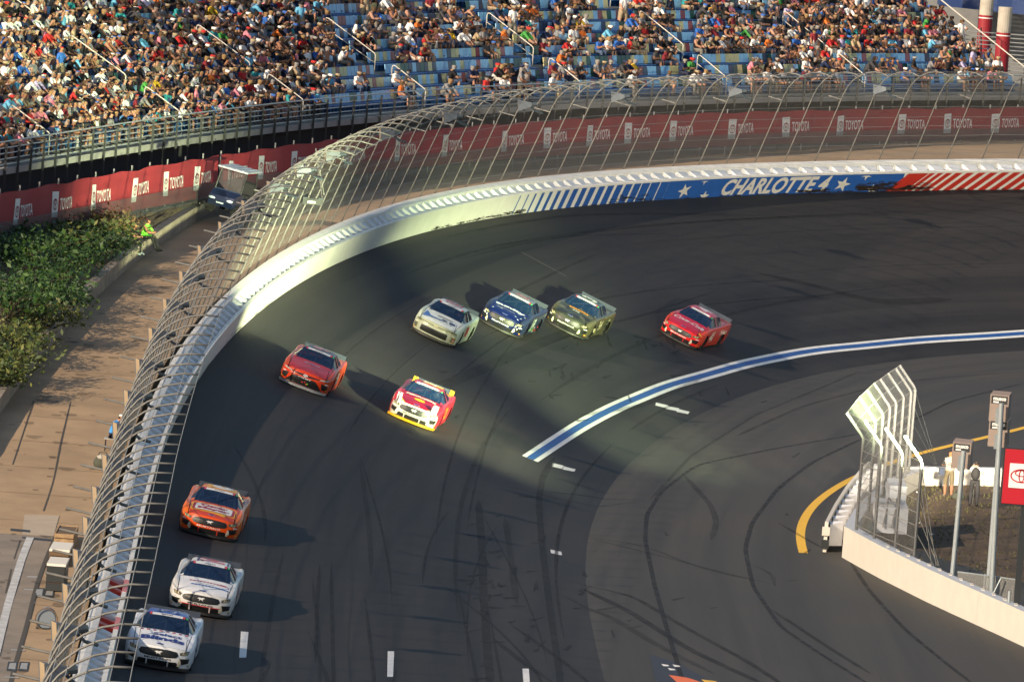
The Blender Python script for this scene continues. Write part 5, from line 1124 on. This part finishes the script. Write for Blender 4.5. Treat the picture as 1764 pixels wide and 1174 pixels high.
    # inside: tub, cage, driver
    MB().box((-2.6, 0, .55), (2.6, 1.5, .5)).build('interior', M_INT, t)
    cg = MB(); 
    for y in (-.55, .55): cg.tube([(-1.5, y * 1.1, .85), (-2.2, y * .92, 1.2), (-3.1, y * .92, 1.2), (-3.7, y, .85)], .025, 5)
    cg.tube([(-2.2, -.5, 1.2), (-2.2, .5, 1.2)], .025, 5); cg.tube([(-1.75, -.45, .95), (-2.15, .1, 1.18)], .022, 5); cg.tube([(-1.62, 0, .90), (-2.1, 0, 1.2)], .022, 5); cg.build('roll_cage', M_CAGE, t)
    MB().sphere((-2.7, .36, 1.04), (.13, .12, .14), 12, 8).build('helmet', mat('helmet_' + str(len(bpy.data.materials)), random.choice(((.5, .5, .5), (.4, .05, .04), (.05, .1, .3))), .3), t, True)
    MB().tube([(-2.33 + .05 * math.sin(q), .36 + .17 * math.cos(q), .93 + .15 * math.sin(q)) for q in np.linspace(0, 6.28, 13)], .016, 5).build('steering_wheel', M_CAGE, t)
    MB().box((-2.85, .36, .85), (.14, .46, .55)).build('seat', M_INT, t)
    # windscreen banner
    bx = lambda u: -1.42 - .83 * u
    g = [(bx(u), y) for u in (.80, .97) for y in np.linspace(-.43, .43, 13)]; decal('windscreen_banner', g, [(i, i + 1, i + 14, i + 13) for i in range(12)], 'z', (.62, .64, .66), ws, .008)
    for sg_ in (-1, 1): g = [(bx(u), y) for u in (.80, .97) for y in np.linspace(sg_ * .435, sg_ * .50, 3)]; decal('banner_end', g, [(0, 1, 4, 3), (1, 2, 5, 4)], 'z', (.50, .06, .08), ws, .010)
    for k_ in range(5): g = [(bx(u), y) for u in (.86, .91) for y in (-.16 + .065 * k_, -.11 + .065 * k_)]; decal('name_strip', g, [(0, 1, 3, 2)], 'z', (.05, .05, .06), ws, .012)
    decal('sticker', [(bx(u), y) for u in (.82, .93) for y in (.52, .58)], [(0, 1, 3, 2)], 'z', (.08, .55, .10), ws, .010)
    # nose by make
    tc = c.get('mtext', WHITE)
    if style == 'pony':
        gr = [(-.50, .40), (-.56, .47), (-.50, .56), (-.30, .585), (0, .59), (.30, .585), (.50, .56), (.56, .47), (.50, .40), (.25, .375), (0, .37), (-.25, .375)]
        g_ = poly('grille', gr, 'x', M_GRILLE, nose, .010)
        hv = np.array([(-.11, .03), (-.05, .055), (0, .045), (.06, .06), (.12, .04), (.07, .03), (.05, .01), (.07, -.04), (.03, -.01), (-.02, .0), (-.05, -.045), (-.05, .01)]); decal('emblem', list(hv * 1.0 + np.array([0, .475])), [tuple(range(12))], 'x', (.62, .62, .62), g_, .016)
        nose_text('MUSTANG', .305, .052, .74, tc)
        poly('lower_intake', [(-.62, .13), (.62, .13), (.52, .275), (-.52, .275)], 'x', M_GRILLE, nose, .009)
        for sg_ in (-1, 1):
            poly('intake_strut', [(sg_ * .28, .13), (sg_ * .31, .13), (sg_ * .315, .285), (sg_ * .275, .285)], 'x', c.get('strut', c['nose']), nose, .016)
            poly('side_intake', [(sg_ * .66, .22), (sg_ * .84, .27), (sg_ * .86, .40), (sg_ * .60, .385)], 'x', M_GRILLE, nose, .009)
            poly('intake_trim', [(sg_ * .55, .17), (sg_ * .60, .16), (sg_ * .66, .24), (sg_ * .62, .37), (sg_ * .585, .36)], 'x', c.get('trim', (.55, .50, .40)), nose, .012)
            hl = poly('headlight', [(sg_ * .60, .475), (sg_ * .80, .50), (sg_ * .845, .60), (sg_ * .72, .585), (sg_ * .58, .545)], 'x', M_LAMP, nose, .010)
            for k in range(3): poly('lamp_bar', [(sg_ * (.655 + .05 * k), .495), (sg_ * (.672 + .05 * k), .497), (sg_ * (.70 + .05 * k), .575), (sg_ * (.68 + .05 * k), .573)], 'x', M_LAMPW, hl, .014)
        ov = poly('oval_badge', ell(-.16, 0, .05, .115), 'z', (.45, .47, .55), hood, .010); poly('oval_fill', ell(-.16, 0, .040, .10), 'z', (.02, .04, .22), ov, .014)
    elif style == 'arrow':
        poly('lower_grille', [(-.70, .14), (.70, .14), (.50, .36), (.40, .43), (.0, .45), (-.40, .43), (-.50, .36)], 'x', M_GRILLE, nose, .010)
        g_ = poly('upper_grille', [(-.62, .545), (-.30, .50), (0, .475), (.30, .50), (.62, .545), (.30, .555), (0, .56), (-.30, .555)], 'x', M_GRILLE, nose, .010)
        decal('emblem', [(a * .085, .515 + q * .075) for a, q in ev], ef, 'x', (.62, .62, .62), g_, .018); poly('emblem_disc', ell(0, .515, .08, .055), 'x', (.18, .18, .19), g_, .014)
        nose_text('CAMRY', .40, .04, .50, WHITE)
        for sg_ in (-1, 1):
            poly('headlight', [(sg_ * .52, .52), (sg_ * .80, .545), (sg_ * .86, .595), (sg_ * .80, .60), (sg_ * .56, .56)], 'x', (.45, .45, .42), nose, .012); poly('side_intake', [(sg_ * .68, .20), (sg_ * .84, .24), (sg_ * .87, .38), (sg_ * .62, .45)], 'x', M_GRILLE, nose, .010)
        for k, (y, z, cc) in enumerate(((.05, .30, (.5, .04, .03)), (.16, .27, (.05, .5, .06)), (.12, .24, (.6, .12, .03)), (-.04, .27, (.5, .05, .03)))): poly('sticker', rrect(y - .03, y + .03, z - .02, z + .02, .008, 2), 'x', cc, nose, .016)
    else:
        fr_ = poly('grille_frame', rrect(-.66, .66, .15, .47, .08), 'x', (.30, .31, .27), nose, .009); poly('grille', rrect(-.56, .56, .19, .43, .05), 'x', M_GRILLE, fr_, .014)
        poly('upper_slit', [(-.70, .565), (0, .535), (.70, .565), (.70, .585), (0, .555), (-.70, .585)], 'x', M_GRILLE, nose, .010); poly('badge', [(-.08, .55), (.08, .55), (.08, .575), (-.08, .575)], 'x', (.5, .45, .3), nose, .016)
        for sg_ in (-1, 1): poly('headlight', [(sg_ * .62, .525), (sg_ * .83, .545), (sg_ * .86, .575), (sg_ * .64, .56)], 'x', M_LAMP, nose, .012); poly('side_intake', [(sg_ * .72, .20), (sg_ * .86, .24), (sg_ * .87, .38), (sg_ * .72, .40)], 'x', (.08, .085, .06), nose, .010)
        for k in range(4): poly('sticker', rrect(.77, .85, .22 + k * .05, .255 + k * .05, .008, 2), 'x', [(.55, .12, .05), (.6, .6, .55), (.5, .03, .03), (.6, .42, .05)][k], nose, .014)
    for sg_ in (-1, 1):
        for k in range(3): poly('sticker', rrect(.80 * sg_ - .06, .80 * sg_ + .06, .42 + k * .0, .455, .01, 2) if k == 0 else [(.01, .0)] * 0 or rrect(.84 * sg_ - .03, .84 * sg_ + .03, .13 + .04 * k, .155 + .04 * k, .008, 2), 'x', [(.6, .6, .6), (.5, .1, .04), (.6, .45, .05)][k], nose, .014)
    for sg_ in (-1, 1): poly('panel_seam', [(-.10, sg_ * .735), (-.70, sg_ * .765), (-1.40, sg_ * .80), (-1.40, sg_ * .785), (-.70, sg_ * .75), (-.10, sg_ * .72)], 'z', (.02, .02, .022), hood, .009)
    poly('panel_seam', [(-1.395, -.78), (-1.395, .78), (-1.41, .78), (-1.41, -.78)], 'z', (.015, .015, .016), hood, .009)
    poly('roof_hatch', rrect(-2.42, -2.34, -.30, -.22, .02, 2), 'z', (.01, .01, .01), roof, .010)
    if extra: extra(dict(t=t, hood=hood, roof=roof, nose=nose, body=body, ws=ws, poly=poly, decal=decal, hood_text=hood_text, nose_text=nose_text, roof_text=roof_text, side_text=side_text))
    return t
def x_blinds(e):
    e['hood_text']('Select', -1.00, .24, .80, (.02, .05, .25), yc=.14, bold=.03); e['hood_text']('Blinds', -.62, .36, 1.22, (.015, .03, .20), yc=.03, bold=.05)
    for k in range(8): e['poly']('square', rrect(-1.36, -1.28, -.66 + k * .18, -.57 + k * .18, .01, 2), 'z', (.42, .02, .06) if k % 2 else (.25, .03, .16), e['hood'], .010)
    e['roof_text']('3', (.62, .66, .70), .66, .50, .05); e['roof_text']('3', (.012, .06, .30), .62, .46, .0, .018); e['side_text']('3', (.02, .05, .25), -1.8, .55, .38, .42)
    for x in (-2.27, -2.32): pass
def x_white(e):
    e['hood_text']('Services', -.86, .07, .50, (.30, .34, .42), yc=.02, bold=.01)
    for k in range(9): e['poly']('lettering', [(-1.02 - .02 * k * 0, -.48 + k * .1), (-1.10, -.46 + k * .1), (-1.10, -.39 + k * .1), (-1.02, -.41 + k * .1)], 'z', (.36, .02, .06), e['hood'], .010)
    for k in range(9): e['poly']('lettering', [(-.64, -.40 + k * .1), (-.74, -.38 + k * .1), (-.74, -.30 + k * .1), (-.64, -.32 + k * .1)], 'z', (.03, .12, .40), e['hood'], .010)
    e['poly']('swoosh', [(-1.02, .40), (-1.12, .45), (-1.10, .60), (-.98, .72)], 'z', (.36, .02, .06), e['hood'], .011); e['poly']('swoosh', [(-.64, .48), (-.76, .50), (-.72, .66), (-.62, .82)], 'z', (.03, .14, .45), e['hood'], .011)
    e['poly']('red_strip', [(-.62, .275), (.62, .275), (.58, .30), (-.58, .30)], 'x', (.46, .02, .03), e['nose'], .013); e['roof_text']('14', (.50, .03, .06), .80, .75, .05); e['side_text']('14', (.50, .03, .06), -1.8, .7, .38, .42)
    for y in (-.42, .48): e['poly']('roof_stripe', [(-2.30, y), (-3.2, y), (-3.2, y + .05), (-2.30, y + .05)], 'z', (.02, .04, .12), e['roof'], .012)
def x_oscar(e):
    a = e['poly']('yellow_panel', rrect(-1.27, -.42, -.72, .72, .14), 'z', (.74, .36, .01), e['hood'], .008); e['poly']('yellow_tail', [(-.46, -.40), (-.46, .44), (-.24, .40), (-.30, .06), (-.36, -.40)], 'z', (.74, .36, .01), e['hood'], .0085)
    e['poly']('red_panel', rrect(-1.21, -.48, -.66, .66, .10), 'z', (.32, .012, .03), a, .011); e['poly']('white_panel', rrect(-1.18, -.51, -.58, .58, .09), 'z', WHITE, a, .014)
    e['hood_text']('Oscar', -1.01, .27, .84, (.30, .012, .03), bold=.05, off=.020, parent=a); e['hood_text']('Mayer', -.69, .30, 1.0, (.30, .012, .03), bold=.05, off=.020, parent=a)
    e['poly']('roof_panel', rrect(-3.30, -2.28, -.42, .50, .05), 'z', (.74, .36, .01), e['roof'], .008); e['poly']('roof_oval', ell(-2.80, .06, .40, .34), 'z', WHITE, e['roof'], .011); e['poly']('oval_centre', ell(-2.85, .06, .10, .10), 'z', (.70, .40, .03), e['roof'], .014); e['side_text']('6', WHITE, -1.8, .5, .38, .42)
def x_red(e):
    e['poly']('hood_emblem', ell(-1.05, 0, .09, .30), 'z', (.42, .46, .58), e['hood'], .010); e['poly']('emblem_fill', ell(-1.05, 0, .05, .24), 'z', (.40, .03, .05), e['hood'], .013); e['roof_text']('95', (.60, .30, .30), .66, .80, .05); e['side_text']('95', WHITE, -1.8, .7, .38, .42)
    e['poly']('lip', [(-.86, .10), (.86, .10), (.84, .135), (-.84, .135)], 'x', (.40, .43, .46), e['nose'], .016)
def x_penn(e):
    for sg_ in (-1, 1): e['poly']('white_flank', [(-.05, sg_ * .42), (-.04, sg_ * .80), (-.45, sg_ * .76), (-.90, sg_ * .77), (-.60, sg_ * .68), (-.28, sg_ * .56)], 'z', WHITE, e['hood'], .008)
    for sg_ in (-1, 1): e['poly']('yellow_line', [(-.05, sg_ * .40), (-.05, sg_ * .43), (-.28, sg_ * .57), (-.60, sg_ * .69), (-.90, sg_ * .775), (-.88, sg_ * .755), (-.61, sg_ * .665), (-.29, sg_ * .545)], 'z', (.70, .38, .01), e['hood'], .010)
    e['hood_text']('PENNZOIL', -1.20, .16, 1.22, (.02, .02, .03), bold=.07, shear=.25, off=.011); e['hood_text']('PENNZOIL', -1.20, .15, 1.20, (.72, .72, .72), bold=.02, shear=.25, off=.016)
    sh = [(-.80 + .0, -.05)] + [(-.80 - .0 + .26 * 0 - .0, 0)] * 0; R = [( -.93 + .13 + .20 * (1 - math.cos(q)) * 0 - .0 + (.17 + .018 * math.cos(10 * q)) * math.cos(q) * .9, (.20 + .018 * math.cos(10 * q)) * math.sin(q)) for q in np.linspace(0, 6.28, 40, endpoint=False)]
    e['poly']('shell_logo', R, 'z', (.74, .42, .01), e['hood'], .012); e['poly']('roof_band', rrect(-3.05, -2.50, -.26, .50, .03), 'z', (.66, .42, .10), e['roof'], .010); e['roof_text']('22', (.62, .60, .55), .5, .5, .03, .016); e['side_text']('22', (.70, .38, .01), -1.8, .7, .38, .42)
def x_camaro(e):
    e['poly']('blue_swoosh', [(-.40, -.72), (-1.10, -.70), (-1.05, -.62), (-.75, -.58), (-.62, -.30), (-.60, .06), (-.50, .06), (-.45, -.50)], 'z', (.06, .14, .40), e['hood'], .009)
    for k in range(6): e['poly']('lettering', [(-.44 - .01 * k, -.40 + k * .16), (-.52, -.36 + k * .16), (-.54, -.30 + k * .16), (-.45, -.34 + k * .16)], 'z', (.01, .012, .02), e['hood'], .012)
    e['poly']('dark_block', [(-.62, .02), (-.80, .06), (-.78, .26), (-.60, .22)], 'z', (.012, .03, .12), e['hood'], .010); e['poly']('dark_block', [(-.58, .36), (-.84, .34), (-.86, .58), (-.66, .60)], 'z', (.012, .03, .12), e['hood'], .010)
    for k in range(2): e['poly']('hood_line', [(-.92 - .07 * k, -.20), (-.96 - .07 * k, -.20), (-1.0 - .07 * k, .42), (-.96 - .07 * k, .42)], 'z', (.02, .02, .03), e['hood'], .010)
    e['roof_text']('88', (.50, .015, .05), .74, .86, .09); e['roof_text']('88', (.66, .60, .60), .58, .80, -.01, .018); e['side_text']('88', (.50, .02, .04), -1.8, .7, .38, .42)
def x_blue(e):
    e['hood_text']('tunity', -1.10, .32, 1.35, (.66, .70, .72), bold=.05, yc=-.02); e['hood_text']('HEART OF A MUTT', -.74, .07, .86, (.55, .58, .66), yc=-.14, bold=.02)
    for x, y in ((-.45, .40), (-.30, .55), (-.55, .62), (-.42, -.60), (-.62, -.28), (-.9, .7)): v, f_ = star2d(.06, random.random()); e['decal']('star', [(x + a, y + b) for a, b in v], f_, 'z', (.6, .62, .66), e['hood'], .010)
    for y, z in ((.70, .36), (.78, .44), (-.66, .42), (-.80, .50), (.62, .44)): v, f_ = star2d(.045, random.random()); e['decal']('star', [(y + a, z + b) for a, b in v], f_, 'x', (.6, .62, .66), e['nose'], .016)
    e['roof_text']('10', (.62, .62, .66), .70, .84, .09); e['roof_text']('10', (.35, .06, .10), .62, .76, .02, .018); e['side_text']('10', (.62, .70, .62), -1.8, .7, .40, .40)
    for k in range(16): x = -1.2 - random.random() * 2.6; z = .15 + random.random() * .2; e['poly']('flag_patch', rrect(x, x + .22, z, z + .07, .01, 2), '+y', [(.50, .05, .05), (.60, .58, .50), (.05, .30, .12)][k % 3], e['body'], .009 + .0006 * k)
def x_olive(e):
    e['poly']('yellow_bar', rrect(-1.30, -1.19, -.42, .48, .04), 'z', (.66, .30, .03), e['hood'], .010); [e['poly']('red_mark', rrect(-1.27, -1.22, -.34 + .13 * k, -.25 + .13 * k, .01, 2), 'z', (.40, .05, .02), e['hood'], .014) for k in range(6)]; [e['poly']('grey_mark', rrect(-1.06, -.90, -.16 + .11 * k, -.08 + .11 * k, .02, 2), 'z', (.36, .37, .33), e['hood'], .012) for k in range(3)]
    for k in range(16):
        x, y = -.25 - random.random() * 1.1, random.uniform(-.7, .7); r = random.uniform(.10, .24); e['poly']('camouflage_patch', [(x + r * (.6 + .4 * random.random()) * math.cos(q), y + 1.3 * r * (.6 + .4 * random.random()) * math.sin(q)) for q in np.linspace(0, 6.28, 9, endpoint=False)], 'z', [(.055, .055, .04), (.016, .020, .016), (.085, .082, .06)][k % 3], e['hood'], .0062 + .0004 * (k % 5))
    e['poly']('roof_panel', rrect(-3.20, -2.32, -.40, .44, .06), 'z', (.045, .075, .04), e['roof'], .008); e['roof_text']('3', (.66, .66, .64), .72, .52, .06, .014); e['side_text']('34', (.50, .46, .30), -1.8, .7, .38, .42)
    for k in range(14): x = -1.3 - random.random() * 2.6; z = .2 + random.random() * .5; e['poly']('camouflage_patch', rrect(x, x + .3, z, z + .12, .04, 2), '+y', [(.20, .18, .10), (.03, .04, .03), (.28, .26, .16)][k % 3], e['body'], .008 + .0005 * k)
def x_coke(e):
    e['hood_text']('Coca-Cola', -.98, .34, 1.46, (.70, .68, .68), bold=.015, shear=.45, slope=-.05); e['roof_text']('41', (.68, .66, .66), .66, .90, .05); e['side_text']('41', (.70, .66, .50), -1.50, .80, .34, .46, .03, .3); e['side_text']('Haas', (.70, .66, .56), -3.1, 1.0, .58, .26, .02, .3)
    e['poly']('amber_patch', rrect(-.42, -.36, .60, .70, .02, 2), '+y', (.65, .35, .02), e['body'], .012)  # small amber patch on the left front fender
car('white car with blue roof and navy lettering on its hood, nearest the camera', (276, 1153), rad(3.0), dict(body=(.72, .74, .78), hood=(.76, .78, .81), roof=(.010, .055, .33), nose=(.74, .75, .77), mtext=(.03, .03, .04), strut=(.6, .6, .6)), 'pony', x_blinds)
car('white car with red and blue hood swooshes, just behind the blue roofed car', (349, 1060), rad(3.0), dict(body=(.66, .65, .62), hood=(.78, .78, .78), roof=(.74, .73, .72), nose=(.66, .65, .63), mtext=(.05, .05, .06), strut=(.6, .5, .5)), 'pony', x_white)
car('orange car with white and yellow hood panel, beside the outer wall', (363, 926), rad(3.4), dict(body=(.74, .15, .012), hood=(.58, .050, .010), roof=(.70, .18, .012), nose=(.66, .075, .010), strut=(.45, .04, .02), mtext=(.70, .62, .60)), 'pony', x_oscar)
car('bright red car with dark roof and black lower grille, nearest the green lit wall', (526, 671), rad(6.0), dict(body=(.55, .07, .025), hood=(.46, .020, .022), roof=(.015, .022, .05), nose=(.54, .045, .012), split=(.22, .24, .25)), 'arrow', x_red)
car('dark red and white car with yellow splitter and shell emblem', (713, 730), rad(6.0), dict(body=(.45, .02, .04), hood=(.26, .005, .024), roof=(.30, .006, .026), nose=(.46, .44, .39), split=(.50, .25, .006), spoil=(.42, .24, .02), mtext=(.04, .04, .05), trim=(.6, .58, .54)), 'pony', x_penn)
car('white car with red roof number and wide boxy grille, leftmost of three abreast', (749, 585), rad(8.8), dict(body=(.55, .60, .50), hood=(.66, .68, .66), roof=(.66, .66, .64), nose=(.30, .31, .22)), 'box', x_camaro)
car('royal blue car with white hood lettering and stars, middle of three abreast', (864, 569), rad(10.5), dict(body=(.025, .035, .085), hood=(.003, .011, .095), roof=(.14, .155, .19), nose=(.005, .010, .060), mtext=(.66, .66, .64)), 'pony', x_blue)
car('olive camouflage car with yellow hood stripe, rightmost of three abreast', (977, 571), rad(12.5), dict(body=(.085, .08, .042), hood=(.036, .042, .032), roof=(.055, .075, .08), nose=(.028, .032, .020), mtext=(.62, .62, .58)), 'pony', x_olive)
car('red car with flowing white hood script, alone at the rear of the pack', (1171, 588), rad(15), dict(body=(.58, .05, .02), hood=(.48, .008, .030), roof=(.48, .010, .040), nose=(.50, .012, .015), mtext=(.70, .66, .64)), 'pony', x_coke)
